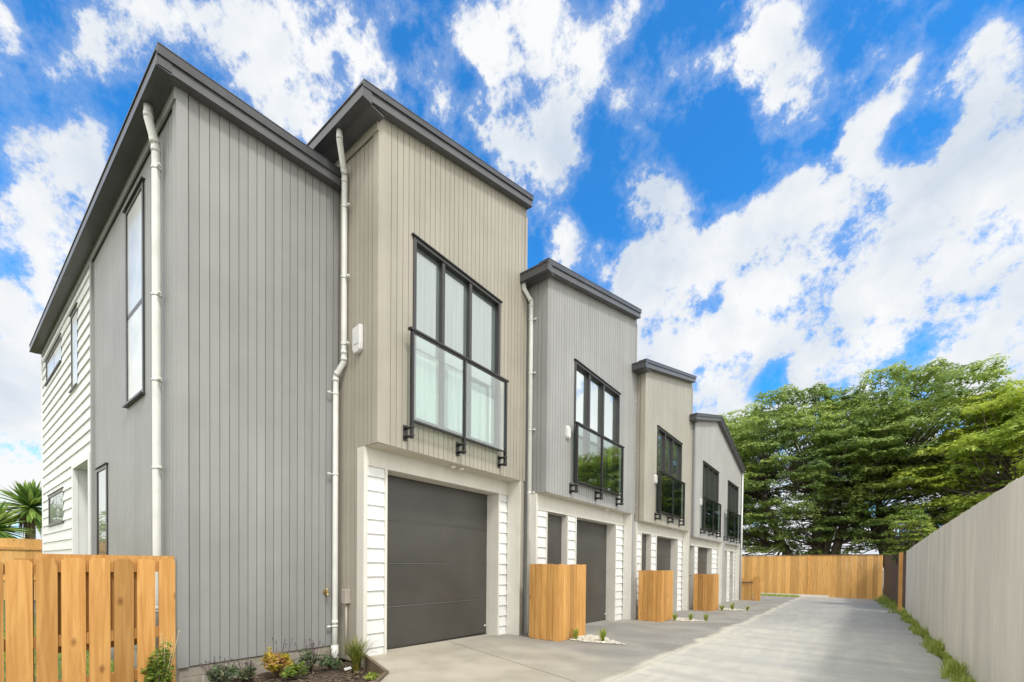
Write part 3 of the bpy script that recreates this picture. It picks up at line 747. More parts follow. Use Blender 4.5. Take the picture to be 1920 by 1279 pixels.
# ---- the units with a garage and a jutting upper floor
def unit(root, y0, y1, yfin, xb, xl, xd, zbay, zlint, roofseg, zt, cladm, lowtrim, win, bal, gar, pdoor=None, sidem=None, pane='pane2', glass='clear',
         wins=None, boxes=(), lights=(), lowholes=(), pitch=.083, breaks=(), fins=None):
    sidem = sidem or cladm
    base = G(y0)-.03 - .016*(y1-y0)
    wins = wins or [win]
    holes = [w for w in wins]
    mb = MB(); vclad(mb, 'y', xb, y0, y1, zbay, zt, holes, pitch=pitch, edge=pitch, breaks=breaks)
    mb.build('front_wall', M[cladm], root)
    for (f0, f1) in (fins or [(yfin, y1)]):
        mb = MB(); vclad(mb, 'y', xb, f0, f1, base, zbay-.0005, pitch=pitch)
        mb.box(xl-.30, xb-.1, f0+.012, f1-.001 if f1 < y1-.2 else y1-.101, base, zbay-.002)
        mb.build('party_wall', M[cladm], root)
    mb = MB()
    vclad(mb, 'x', y0, XBACK, xb-.1005, zbay, zt(y0)-.02, pitch=pitch)
    vclad(mb, 'x', y0, XBACK, xl-.0005, base, zbay+.001, pitch=pitch)
    # corner boards
    colbox(mb, 'x', y0, xb-.10, xb+.002, -.10, .0105, zbay, zt(y0)-.02, t=.9)
    mb.build('side_wall', M[sidem], root)
    mb = MB()
    mb.box(XBACK, xb-.101, y1-.10, y1, base, zt(y1)-.03); mb.box(XBACK, XBACK+.1, y0+.101, y1-.0999, base, min(zt(y0), zt(y1))-.05)
    mb.build('far_wall', M[sidem], root)
    mb = MB()
    mb.box(xl+.0275, xb-.012, y0+.012, yfin-.001 if fins is None else fins[-1][0]-.001, zbay-.007, zbay-.001)
    mb.build('bay_soffit', M['soffit'], root)
    # lower wall
    yl1 = (yfin if fins is None else fins[-1][0])
    lh = [(g[0], g[1], base-.1, zlint) for g in gar] + [(d[0], d[1], base-.1, zlint-.01) for d in (pdoor or [])]
    e = sorted([y0+.04, yl1]+[q for h_ in lh for q in h_[:2]])
    for e0, e1 in zip(e[::2], e[1::2]):
        mb = MB(); hclad(mb, 'y', xl, e0, e1, base, zlint, (), pitch=.168); mb.build('weatherboard_pier', M['white'], root)
    mb = MB()
    colbox(mb, 'y', xl, y0+.04, yl1, -.10, .030, zlint+.0005, zbay-.0072)       # lintel band
    mb.build('lintel', M['trim'], root); mb = MB()
    colbox(mb, 'y', xl, y0-.012, y0+.0395, -.10, .034, base, zbay-.0075)
    colbox(mb, 'x', y0, xl-.05, xl+.0335, .0005, .0115, base, zbay-.0075)
    mb.build('corner_board', M['trim'], root)
    for g in gar:
        mb = MB()
        colbox(mb, 'y', xl, g[0]-.028, g[0]+.003, -.02, .036, base, zlint-.001); colbox(mb, 'y', xl, g[1]-.003, g[1]+.028, -.02, .036, base, zlint-.001)
        mb.box(xd+.001, xl-.021, g[0]-.02, g[0]+.002, base, zlint-.001); mb.box(xd+.001, xl-.021, g[1]-.002, g[1]+.02, base, zlint-.001)
        mb.box(xd-.02, xl-.002, g[0]+.0035, g[1]-.0035, zlint-.004, zlint-.0005)
        mb.build('garage_surround', M['trim'], root)
    for (f0, f1) in (fins or [(yfin, y1)]):
        mb = MB()
        colbox(mb, 'x', f0, xl+.0305, xb-.0125, .0005, .0115, base, zbay-.0075)
        colbox(mb, 'x', f0, xb-.0126, xb+.004, -.002, .0115, base, zbay-.0075)
        mb.build('return_board', M['trim'], root)
    for d in (pdoor or []):
        mb = MB()
        colbox(mb, 'y', xl, d[0]-.022, d[0]+.003, -.02, .034, base, zlint-.011); colbox(mb, 'y', xl, d[1]-.003, d[1]+.022, -.02, .034, base, zlint-.011)
        mb.box(xl-.14, xl-.021, d[0]-.02, d[0]+.002, base, zlint-.011); mb.box(xl-.14, xl-.021, d[1]-.002, d[1]+.02, base, zlint-.011)
        mb.box(xl-.14, xl-.003, d[0]+.0032, d[1]-.0032, zlint-.014, zlint-.0105)
        mb.build('door_surround', M['trim'], root)
    for g in gar: garage_door(root, xd, g[0]-.01, g[1]+.01, G((g[0]+g[1])/2)+.005, zlint)
    for d in (pdoor or []):
        mb = MB(); mb.box(xl-.12, xl-.09, d[0]+.0025, d[1]-.0025, G(d[0])+.01, zlint-.013); mb.box(xl-.0898, xl-.084, d[0]+.03, d[1]-.03, G(d[0])+.05, zlint-.06)
        dd = mb.build('front_door', M['door'], root)
        mb = MB(); mb.tube([(xl-.084, d[1]-.06, .98+G(d[0])), (xl-.03, d[1]-.06, .98+G(d[0])), (xl-.03, d[1]-.16, .98+G(d[0]))], .012, 8); mb.build('handle', M['black'], dd)
    for w in wins:
        n = w[1]-w[0]
        window(root, 'y', xb, *w[:4], divs=(w[0]+n*.30, w[0]+n*.615), pane=w[4] if len(w) > 4 else pane, fw=.032, rec=.055)
    for b in bal: balcony(root, xb, *b, glass=glass)
    for (a, z) in boxes: alarm_box(root, 'y', xb, a, z)
    for (x_, y_) in lights: downlight(root, x_, y_, zbay-.007)

GR = 'Juliet balconies'
# beige house
u2 = thing('townhouse', 'beige townhouse beside the grey end one, wide garage door and glass balcony above', 'house', (-5.2, 4.3, G(4.3)), ROW)
Y2, Y2E = 2.98, 5.76
zt2 = lambda y: 5.93+.277*(y-2.70)
unit(u2, Y2, Y2E, 5.66, -4.17, -4.45, -4.66, 2.39, 2.175, None, zt2, 'beige', 'trim', (3.47, 5.09, 2.77, 4.93), [(3.34, 5.12, 3.755, 2.50, 2.70)],
     [(3.29, 5.42)], lights=((-4.30, 4.28), (-4.30, 4.44)), pane='pane2')
curt = [w for w in u2.children if w.name.startswith('window')][0]
for a, b in ((3.51, 3.93), (4.0, 4.44), (4.52, 5.05)):
    mb = MB(); mb.box(-4.17-.0545, -4.17-.052, a, b, 2.81, 3.66 if a < 4.5 else 3.5); mb.build('curtain', M['curtain'], curt)
barge(u2, -4.075, None, None, .145, XBACK, [(2.705, 5.90), (Y2E+.02, 5.90+.277*(Y2E+.02-2.705))])
gutter(u2, XBACK, -4.065, 2.70, 6.00, Y2)
mb = MB(); colbox(mb, 'x', Y2, XBACK, -4.172, .0115, .026, 5.80, 5.899); colbox(mb, 'y', -4.17, Y2E-.045, Y2E+.012, .0005, .012, 2.39, 6.6); mb.build('eave_trim', M['beige'], u2)
downpipe(u2, [(-4.60, 2.762, 5.895), (-4.60, 2.762, 5.78), (-4.765, 2.925, 5.60), (-4.77, 2.93, 5.50), (-4.77, 2.93, 3.50), (-4.77, 2.93, 3.42), (-4.895, 2.90, 3.28), (-4.895, 2.90, 3.20), (-4.895, 2.90, .30), (-4.895, 2.90, -.17)], .033,
         [((-4.77, 2.93, 5.22), (1, 0, 0)), ((-4.77, 2.93, 4.4), (1, 0, 0)), ((-4.77, 2.93, 3.62), (1, 0, 0)), ((-4.895, 2.90, 3.06), (0, -1, 0)), ((-4.895, 2.90, 2.1), (0, -1, 0)), ((-4.895, 2.90, .28), (0, -1, 0))])
mb = MB()
mb.tube([(-4.895, 2.90, -.19), (-4.895, 2.90, .05)], .043, 16); mb.build('pipe_shoe', M['pipe'], u2)
# wall box on the beige side wall: rounded case with a dark rim
mb = MB()
w, h = .075, .155; cx, cz = -4.53, 3.62
pr = [(cx-w, cz+h-.02), (cx+w, cz+h), (cx+w, cz-h+.09), (cx+w*.9, cz-h+.03), (cx+w*.4, cz-h), (cx-w*.6, cz-h), (cx-w, cz-h+.05)]
for n0, n1, tt in ((.001, .05, .5),):
    i = len(mb.v); mb.v += [P('x', Y2, a, n0, z) for a, z in pr]+[P('x', Y2, a, n1, z) for a, z in pr]; m_ = len(pr)
    for k in range(m_): mb.f.append((i+k, i+(k+1) % m_, i+m_+(k+1) % m_, i+m_+k)); mb.t.append(.5); mb.sm.append(False)
    mb.f.append(tuple(i+m_+k for k in range(m_))); mb.t.append(.5); mb.sm.append(False); mb.f.append(tuple(i+k for k in range(m_))); mb.t.append(.5); mb.sm.append(False)
wb = mb.build('wall_box', M['plastic'], u2, bevel=.008)
mb = MB(); mb.box(-4.57, -4.49, Y2-.0525, Y2-.0505, 3.555, 3.563); mb.build('vent_slot', M['greyplastic'], wb)
# electrical box with its conduit
mb = MB(); mb.box(-4.775, -4.69, Y2-.07, Y2-.001, .56, .73); eb = mb.build('meter_box', M['greyplastic'], u2, bevel=.006)
mb = MB(); mb.tube([(-4.735, Y2-.03, -.05), (-4.735, Y2-.03, .56)], .013, 8); mb.build('conduit', M['greyplastic'], eb)

# second grey house
u3 = thing('townhouse', 'pale grey townhouse between the beige ones, its windows reflecting white cloud', 'house', (-4.6, 7.6, G(7.6)), ROW)
Y3, Y3E = 5.80, 9.38
zt3 = lambda y: 5.51+.256*(y-5.62)
unit(u3, Y3, Y3E, 9.24, -3.77, -3.98, -4.16, 2.19, 1.93, None, zt3, 'pale', 'trim', (6.66, 8.50, 2.51, 4.55), [(6.53, 8.44, 3.44, 2.27, 2.46)],
     [(7.10, 8.82)], [(6.12, 6.78)], sidem='grey', boxes=((6.42, 3.27),), lights=((-3.85, 8.15),), pane='pane3', glass='dusty')
barge(u3, -3.66, None, None, .155, XBACK, [(5.60, 5.50), (Y3E-.06, 5.50+.256*(Y3E-.06-5.60))])
gutter(u3, XBACK, -3.645, 5.595, 5.61, Y3)
mb = MB(); colbox(mb, 'y', -3.77, Y3E-.04, Y3E+.012, .0005, .012, 2.19, 6.36); mb.build('corner_trim', M['pale'], u3)
downpipe(u3, [(-4.14, 5.66, 5.50), (-4.14, 5.66, 5.42), (-4.08, 5.785, 5.25), (-4.08, 5.785, 5.15), (-4.08, 5.785, -.05)], .034, [((-4.08, 5.785, z), (1, 0, 0)) for z in (4.95, 4.1, 3.2, 2.2)])

# second beige house
u4 = thing('townhouse', 'stone coloured townhouse behind the second timber screen, dark window and slim balcony', 'house', (-4.4, 11.3, G(11.3)), ROW)
Y4, Y4E = 9.46, 13.08
zt4 = lambda y: 5.29+.248*(y-9.15)
unit(u4, Y4, Y4E, 12.92, -3.58, -3.77, -3.93, 2.04, 1.80, None, zt4, 'beige_pale', 'trim', (10.25, 12.12, 2.35, 4.31), [(10.14, 12.02, 3.235, 2.12, 2.31)],
     [(10.76, 12.45)], [(9.77, 10.38)], sidem='beige', boxes=((10.12, 3.06),), lights=((-3.66, 11.7),), pane='pane_dark', glass='dusty')
barge(u4, -3.47, None, None, .145, XBACK, [(9.14, 5.29), (Y4E-.1, 5.29+.248*(Y4E-.1-9.14))])
gutter(u4, XBACK, -3.455, 9.135, 5.39, Y4)
mb = MB(); colbox(mb, 'y', -3.58, Y4E-.04, Y4E+.012, .0005, .012, 2.04, 6.10); mb.build('corner_trim', M['beige_pale'], u4)
downpipe(u4, [(-3.92, 9.20, 5.28), (-3.92, 9.20, 5.2), (-3.86, 9.42, 5.05), (-3.86, 9.42, -.1)], .034, [((-3.86, 9.42, z), (1, 0, 0)) for z in (4.7, 3.6, 2.4)])

# double gabled house at the far end
u5 = thing('townhouse', 'farthest pale townhouse with a gable over two upper windows and two balconies', 'house', (-4.4, 16.7, G(16.7)), ROW)
Y5, Y5E, YR = 13.18, 20.1, 15.85
zt5 = lambda y: (5.16+.25*(y-12.85)) if y <= YR else (5.16+.25*(YR-12.85)-.225*(y-YR))
unit(u5, Y5, Y5E, 19.95, -3.52, -3.70, -3.82, 1.91, 1.67, None, zt5, 'pale_far', 'trim', None, [(13.90, 15.95, 3.12, 2.03, 2.2), (17.05, 19.35, 3.08, 1.98, 2.15)],
     [(14.25, 16.0), (17.45, 18.4)], [(13.33, 13.88), (18.95, 19.6)], sidem='grey', wins=[(14.1, 16.1, 2.2, 4.23), (17.6, 19.5, 2.2, 4.20)],
     boxes=((13.86, 2.97), (17.38, 2.93)), lights=((-3.6, 15.2), (-3.6, 18.4)), pane='pane_dark', glass='dusty', breaks=(YR,), fins=[(16.85, 17.25), (19.95, Y5E)])
barge(u5, -3.40, None, None, .16, XBACK, [(12.82, 5.15), (YR, 5.15+.25*(YR-12.82)), (Y5E+.12, 5.15+.25*(YR-12.82)-.225*(Y5E+.12-YR))])
gutter(u5, XBACK, -3.395, 12.815, 5.26, Y5)
downpipe(u5, [(-3.48, Y5E+.06, 5.0), (-3.48, Y5E+.06, -.3)], .034, [((-3.48, Y5E+.06, z), (0, -1, 0)) for z in (3.6, 1.9)])

# ------------------------------------------------------------------ timber screens in front of the houses
def screen(label, x0, x1, y0, y1, zt, nb):
    zb = G((y0+y1)/2)-.01
    t = thing('timber_screen', label, 'screen', ((x0+x1)/2, (y0+y1)/2, zb), 'timber bin screens beside the driveway')
    mb = MB(); w = (x1-x0)/nb
    for k in range(nb): mb.box(x0+k*w+.003, x0+(k+1)*w-.003, y0+random.uniform(0, .004), y0+.022, zb+.015+random.uniform(0, .008), zt+random.uniform(-.006, .006))
    mb.build('front_panel', M['timber'], t)
    mb = MB(); n2 = max(4, round((y1-y0)/w)); w2 = (y1-y0-.022)/n2
    for k in range(n2): mb.box(x1-.022, x1, y0+.0225+k*w2+.0015, y0+.0225+(k+1)*w2-.0015, zb+.015+random.uniform(0, .008), zt+random.uniform(-.006, .006))
    mb.build('side_panel', M['timber'], t)
    mb = MB(); n3 = nb
    for k in range(n3): mb.box(x0+k*w+.0015, x0+(k+1)*w-.0015-(.023 if k == n3-1 else 0), y1-.022, y1, zb+.015, zt-.003)
    mb.build('back_panel', M['timber'], t)
    for (px, py) in ((x0+.05, y0+.0725), (x1-.0725, y0+.0725), (x1-.0725, y1-.0725)):
        mb = MB(); mb.box(px-.045, px+.045, py-.045, py+.045, zb, zt-.03); mb.build('post', M['timber'], t)
    mb = MB()
    for z in (zb+.2, zt-.16): mb.box(x0+.1, x1-.12, y0+.0225, y0+.06, z, z+.09); mb.box(x1-.06, x1-.0225, y0+.12, y1-.12, z, z+.09)
    mb.build('inner_rail', M['timber'], t)
    return t
screen('tall timber screen nearest the camera, beside the big beige garage', -3.90, -3.36, 5.55, 6.38, 1.055, 5)
screen('timber screen at the foot of the stone coloured townhouse, with three tussocks beside it', -3.64, -3.12, 9.35, 10.10, .95, 5)
screen('timber screen farthest away, before the gabled townhouse', -3.52, -3.0, 13.25, 14.0, .83, 4)
t = thing('low_fence', 'low timber fence panel with a pale end post past the last townhouse', 'fence', (-3.3, 20.4, G(20.4)))
mb = MB()
for k in range(7): mb.box(-4.2+k*.16, -4.2+(k+1)*.16-.004, 20.4, 20.42, G(20.4), .56)
mb.build('fence_panel', M['timber_far'], t)
mb = MB(); mb.box(-4.2, -3.06, 20.36, 20.399, .40, .44); mb.build('rail', M['brownboard'], t)
mb = MB(); mb.box(-3.05, -2.80, 20.3, 20.50, G(20.4)-.02, .66); mb.build('post', M['timber'], t)

# ------------------------------------------------------------------ picket fence at the left
t = thing('picket_fence', 'new pine picket fence with clipped tops at the left front corner', 'fence', (-4.9, .8, -.15))
XP = -4.90
edges = [(1.204, 1.318), (1.052, 1.170), (.901, 1.023), (.748, .871), (.589, .722), (.452, .562), (.300, .430), (.160, .285), (.015, .140), (-.13, -.005), (-.28, -.15), (-.43, -.30), (-.58, -.45), (-.73, -.60)]
for k, (a, b) in enumerate(edges):
    a -= .003; b += .003
    mb = MB()
    top = 1.060+random.uniform(-.006, .006)-(.02 if k >= 6 else 0)
    c = .026
    pr = [(a, -.16), (b, -.16), (b, top-c), (b-c*.35, top-c*.55), (b-c*1.1, top), (a+c*1.1, top), (a+c*.35, top-c*.55), (a, top-c)]
    x1_ = XP+random.uniform(-.002, .002); i = len(mb.v)
    tt = random.random()
    mb.v += [(x1_-.018, y, z) for y, z in pr]+[(x1_, y, z) for y, z in pr]; n = len(pr)
    for q in range(n): mb.f.append((i+q, i+(q+1) % n, i+n+(q+1) % n, i+n+q)); mb.t.append(tt); mb.sm.append(False)
    mb.f.append(tuple(i+n+q for q in range(n))); mb.t.append(tt); mb.sm.append(False); mb.f.append(tuple(i+q for q in range(n))); mb.t.append(tt); mb.sm.append(False)
    mb.build('picket', M['timber'], t)
for (a, b, z0, z1) in ((.455, 1.32, .945, 1.088), (-.8, .452, .93, 1.01), (-.8, 1.32, .36, .45), (-.8, 1.32, .0, .09)):
    mb = MB(); mb.box(XP-.065, XP-.021, a, b, z0, z1, t=.35); mb.build('rail', M['timber'], t)
# a second layer of short palings behind the upper rail
for (a, b) in ((.985, 1.085), (.835, .935), (.675, .795), (.51, .63)):
    mb = MB(); mb.box(XP-.084, XP-.0655, a, b, .30, 1.075); mb.build('back_paling', M['timber'], t)
for py in (.40, -.78):
    mb = MB(); mb.box(XP-.16, XP-.066, py-.045, py+.045, -.2, 1.05); mb.build('post', M['timber'], t)

# boundary fence of the back garden
def paling_fence(name, label, ax, fixed, a0, a1, z0, z1f, m, pitch=.15, rails=True, cap=None, gaps=.004, posts=True, skew=0.0, proud=1):
    t = thing(name, label, 'fence', (fixed, (a0+a1)/2, z0((a0+a1)/2)) if ax == 'y' else ((a0+a1)/2, fixed, z0((a0+a1)/2)))
    mb = MB(); a = a0
    fx = (lambda q: fixed+skew*(q-a0))
    while a < a1-1e-3:
        b = min(a+pitch, a1)-gaps
        dz = random.uniform(-.006, .006); dn_ = random.uniform(0, .005)*proud
        if ax == 'y':
            mb.hexa([(fx(a)+.0, a, z0(a)), (fx(a)+.018+dn_, a, z0(a)), (fx(b)+.018+dn_, b, z0(b)), (fx(b), b, z0(b)), (fx(a), a, z1f(a)+dz), (fx(a)+.018+dn_, a, z1f(a)+dz), (fx(b)+.018+dn_, b, z1f(b)+dz), (fx(b), b, z1f(b)+dz)])
        else:
            mb.box(a, b, fixed-dn_, fixed+.018, z0(a), z1f(a)+dz)
        a += pitch
    mb.build('palings', m, t)
    return t
t = paling_fence('boundary_fence', 'tan timber boundary fence behind the back garden, below the palms', 'y', -19.5, -8, 12, lambda q: -.15, lambda q: 1.68, M['timber_far'])
mb = MB(); mb.box(-19.481, -19.44, -8, 12, 1.35, 1.43); mb.box(-19.481, -19.44, -8, 12, .45, .53); mb.build('rail', M['timber_far'], t)

# far fence across the end of the drive
YF = 27.6
t = paling_fence('end_fence', 'long golden timber fence with a dark cap closing the end of the driveway', 'x', YF, -9.0, 1.38, lambda q: -.50, lambda q: 1.62+.010*(q+9), M['timber_far'], pitch=.20)
mb = MB(); mb.box(-9, 1.38, YF-.03, YF+.05, 1.70, 1.735)
mb.build('cap', M['oldtimber'], t)
mb = MB(); mb.box(-1.62, -1.52, YF-.045, YF-.006, -.45, 1.70); mb.build('post', M['timber'], t)
mb = MB(); mb.box(-4.2, -.7, YF-.30, YF-.26, G(27)-.03, G(27)+.09); tag(mb.build('garden_edging', M['trim']), 'pale low board along the foot of the golden end fence', 'edging')
# dark return fence, then the post, then the weathered fence on the right
t = paling_fence('return_fence', 'dark brown timber fence between the golden end fence and the weathered fence', 'y', 1.42, 17.9, 27.5, lambda q: G(q)-.1, lambda q: 1.50+.02*(q-17.9), M['oldtimber'], pitch=.16)
mb = MB(); mb.box(1.24, 1.33, 17.5, 17.62, G(17.5)-.05, 1.53)
tag(mb.build('timber_post', M['timber']), 'slim pale timber post where the dark fence meets the weathered one', 'post')
SK = .0345
t = paling_fence('weathered_fence', 'tall weathered pale grey fence running along the right of the driveway', 'y', .795+SK*(-7), -7, 17.4, lambda q: G(q)-.2,
                 lambda q: 1.685-.00075*(max(q, 4)-4)**2, M['greyfence'], pitch=.172, gaps=.0035, skew=SK, proud=1.2)
# ------------------------------------------------------------------ plants
def blades(mb, c, n, h, spread, w, droop=.5, zb=0, seg=5, hv=.35, thin=False):
    for k in range(n):
        a = random.uniform(0, 2*math.pi); sp = spread*random.uniform(.25, 1); hh = h*random.uniform(1-hv, 1)
        p0 = Vector((c[0]+random.uniform(-.02, .02), c[1]+random.uniform(-.02, .02), c[2]+zb)); d = Vector((math.cos(a), math.sin(a), 0)); sd = Vector((-d.y, d.x, 0))
        prev = None; t = random.random()
        for s in range(seg+1):
            f = s/seg
            z = hh*(f*(1+droop)-droop*f*f*1.3); r = sp*(f**1.5)
            p = p0+d*r+Vector((0, 0, z)); ww = w*(1-f)**.7*.5+.0004
            cur = (p-sd*ww, p+sd*ww)
            if prev: mb.poly([prev[0], prev[1], cur[1], cur[0]], t=t)
            prev = cur
def leafcloud(mb, c, r, n, size, flat=1.0, shell=.4):
    for k in range(n):
        d = Vector((random.gauss(0, 1), random.gauss(0, 1), random.gauss(0, 1))).normalized()*random.uniform(shell, 1)
        p = Vector(c)+Vector((d.x*r[0], d.y*r[1], d.z*r[2]))
        a = Vector((random.gauss(0, 1), random.gauss(0, 1), random.gauss(0, .6))).normalized(); b = a.cross(Vector((random.gauss(0, 1), random.gauss(0, 1), random.gauss(0, 1)))).normalized()
        s = size*random.uniform(.5, 1.2)
        mb.poly([p-a*s, p+b*s*.45, p+a*s, p-b*s*.45], t=random.random())
# the tussock by the downpipe, with its white tag
t = thing('tussock', 'big arching green tussock with an orange base beside the downpipe', 'grass plant', (-4.30, 2.80, -.16))
mb = MB(); blades(mb, (-4.28, 2.79, -.16), 110, .46, .24, .013, .30, hv=.55); blades(mb, (-4.28, 2.79, -.16), 90, .46, .50, .0065, .9, hv=.4, seg=8)
mb.build('leaves', M['flax'], t, normals=False)
mb = MB(); blades(mb, (-4.28, 2.79, -.17), 60, .16, .05, .012, .1); mb.build('leaf_base', M['flaxbase'], t, normals=False)
mb = MB(); mb.hexa([(-4.32, 2.68, -.13), (-4.27, 2.73, -.11), (-4.275, 2.735, -.11), (-4.325, 2.685, -.13), (-4.33, 2.67, -.105), (-4.28, 2.72, -.085), (-4.285, 2.725, -.085), (-4.335, 2.675, -.105)])
tag(mb.build('plant_tag', M['tag']), 'small white plastic plant tag lying at the foot of the tussock', 'tag')
def shrub(label, c, r, h, n, m, size, flowers=None, fm='lavflower', name='shrub', cat='shrub'):
    r *= 1.55; h *= 1.22; n = int(n*1.7); size *= 1.15
    t = thing(name, label, cat, c)
    mb = MB(); 
    for q in range(6):
        a = q*1.047+random.uniform(-.4, .4); e = random.uniform(.25, .75) if q else 0
        leafcloud(mb, (c[0]+math.cos(a)*r*e, c[1]+math.sin(a)*r*e, c[2]+h*random.uniform(.35, .75)), (r*.45, r*.45, h*random.uniform(.25, .42)), n//5, size*random.uniform(.8, 1.25), shell=.2)
    mb.build('foliage', M[m], t, normals=False)
    mb = MB()
    for k in range(9):
        a = random.uniform(0, 6.28); q = random.uniform(.2, .8)
        mb.tube([c, (c[0]+math.cos(a)*r*q*.5, c[1]+math.sin(a)*r*q*.5, c[2]+h*.4), (c[0]+math.cos(a)*r*q, c[1]+math.sin(a)*r*q, c[2]+h*.85)], [.004, .003, .0015], 5)
    mb.build('stems', M['brownboard'], t, normals=False)
    if flowers:
        mb = MB()
        for k in range(flowers):
            a = random.uniform(0, 6.28); q = random.uniform(0, 1)
            p = Vector((c[0]+math.cos(a)*r*q*1.1, c[1]+math.sin(a)*r*q*1.1, c[2]+h*random.uniform(.9, 1.3)))
            mb.tube([c, ((p.x+c[0])/2, (p.y+c[1])/2, c[2]+h*.5), p], .0016, 4)
            leafcloud(mb, p, (.007, .007, .018), 10, .008)
        mb.build('flowers', M[fm], t, normals=False)
    return t
ZB = -.15
shrub('yellow and pink leaved shrub in the middle of the garden bed', (-4.62, 2.10, ZB), .10, .27, 420, 'yellowleaf', .022, 8)
shrub('grey green lavender at the left end of the garden bed, tall dry flower heads', (-4.72, 1.62, ZB), .10, .17, 300, 'lavender', .020, 22)
shrub('grey green lavender between the yellow shrub and the downpipe, the taller of two', (-4.62, 2.45, ZB), .09, .22, 300, 'lavender', .020, 20)
shrub('low soft green shrub nearest the downpipe in the garden bed', (-4.50, 2.62, ZB), .09, .15, 300, 'lavender', .018, 8)
shrub('low bushy green plant just right of the yellow shrub, near the picture edge', (-4.42, 2.18, ZB), .10, .14, 300, 'leaflight', .018, 6)
shrub('sprawling lavender with dark flower spikes left of the yellow shrub', (-4.74, 1.86, ZB), .09, .14, 240, 'lavender', .018, 20)
shrub('tiny yellow green tuft by the corner of the timber edging', (-3.78, 2.68, ZB), .07, .07, 160, 'grassleaf', .018)
shrub('yellow green shrub with cream blooms in front of the picket fence', (-4.80, 1.19, -.16), .085, .38, 460, 'leaflight', .020, 9, 'cream')
# pebble beds with small tussocks beside the screens
def pebbles(x0, y0, pts, label):
    mb = MB(); 
    xs = [p[0] for p in pts]; ys = [p[1] for p in pts]
    def inside(x, y):
        c = False; n = len(pts)
        for i in range(n):
            (xa, ya), (xb_, yb) = pts[i], pts[i-1]
            if (ya > y) != (yb > y) and x < (xb_-xa)*(y-ya)/(yb-ya)+xa: c = not c
        return c
    k = 0
    while k < 520:
        x, y = random.uniform(min(xs), max(xs)), random.uniform(min(ys), max(ys))
        if not inside(x, y): continue
        k += 1; r = random.uniform(.012, .024); z = G(y)+.004+r*.35
        ang = [random.uniform(.8, 1.2) for _ in range(6)]; tt = random.random(); i = len(mb.v)
        for (rr, zz_) in ((1, 0), (.75, .45)):
            for q in range(6): mb.v.append((x+r*rr*ang[q]*math.cos(q*1.047), y+r*rr*ang[q]*math.sin(q*1.047), z+r*zz_))
        for q in range(6): mb.f.append((i+q, i+(q+1) % 6, i+6+(q+1) % 6, i+6+q)); mb.t.append(tt); mb.sm.append(True)
        mb.f.append(tuple(i+6+q for q in range(6))); mb.t.append(tt); mb.sm.append(True)
    o = mb.build('pebbles', M['pebble'], normals=False); tag(o, label, 'pebbles', kind='stuff')
pebbles(0, 0, [(-3.33, 5.80), (-3.05, 5.78), (-2.50, 5.95), (-2.86, 6.25), (-3.1, 6.45), (-3.35, 6.5)], 'white pebbles in the small bed beside the nearest timber screen')
pebbles(0, 0, [(-3.09, 9.8), (-2.78, 9.9), (-2.40, 10.15), (-2.7, 10.4), (-3.09, 10.5)], 'white pebbles beside the second timber screen')
pebbles(0, 0, [(-2.97, 13.8), (-2.70, 13.9), (-2.3, 14.25), (-2.6, 14.6), (-2.97, 14.7)], 'white pebbles beside the farthest timber screen')
def tuft(label, x, y, h=.19, s=.10):
    c = (x, y, G(y)+.002); mb = MB(); blades(mb, (0, 0, 0), 110, h, s, .010, .25, hv=.5)
    t = bpy.data.objects
    o = mb.build('grass_tuft', M['grassleaf'], normals=False); o.location = c
    tag(o, label, 'grass plant', 'small tussocks beside the timber screens')
tuft('small tussock against the side of the nearest timber screen', -3.26, 5.88, .21, .08)
tuft('small tussock standing alone in the nearest white pebble bed', -2.86, 5.98, .24, .11)
tuft('tussock touching the right side of the second timber screen', -3.0, 9.85, .20)
tuft('tussock in the middle of the second pebble bed', -2.74, 10.15, .20)
tuft('tussock at the outer tip of the second pebble bed', -2.47, 10.35, .20)
tuft('tussock touching the right side of the farthest timber screen', -2.86, 13.8, .20, .13)
tuft('taller tussock in the farthest pebble bed', -2.66, 14.2, .26, .14)
tuft('tussock at the outer tip of the farthest pebble bed', -2.3, 14.4, .16)
# weeds along the right fence foot
mb = MB()
for k in range(2600):
    y = -2+ (random.random()**.8)*29
    if 17.4 < y < 17.7: continue
    fx = .80+SK*y if y < 17.4 else 1.42
    wd = .16 if y < 17 else .34
    x = fx-random.random()**1.4*wd*(.6+.4*math.sin(y*2.3)+.3*math.sin(y*7))-.012
    h = random.uniform(.04, .16)*(1.9 if math.sin(y*3.1) > .75 else 1)*(1.5 if y > 17 else 1)
    blades(mb, (x, y, G(y)-.01), 6, h, h*.9, .007, .5, seg=3)
wd_ = mb.build('verge_grass', M['grassleaf'], normals=False); tag(wd_, 'ragged green grass and weeds along the foot of the weathered fence', 'grass', kind='stuff')
mb = MB()
for k in range(500):
    x = random.uniform(-4.1, -1.9); y = random.uniform(25.6, 27.2)-abs(x+3)*.1
    blades(mb, (x, y, G(y)-.01), 5, random.uniform(.06, .16), .08, .012, .5, seg=3)
wd_ = mb.build('fence_grass', M['grassleaf'], normals=False); tag(wd_, 'patch of grass before the golden end fence', 'grass', kind='stuff')
mb = MB()
for k in range(2600):
    x = random.uniform(-11, -5.1); y = random.uniform(-1.0, 1.2)
    blades(mb, (x, y, -.10-.016*y), 4, random.uniform(.03, .08), .04, .007, .3, seg=2)
wd_ = mb.build('lawn_grass', M['grassleaf'], normals=False); tag(wd_, 'short lawn grass behind the picket fence', 'grass', kind='stuff')

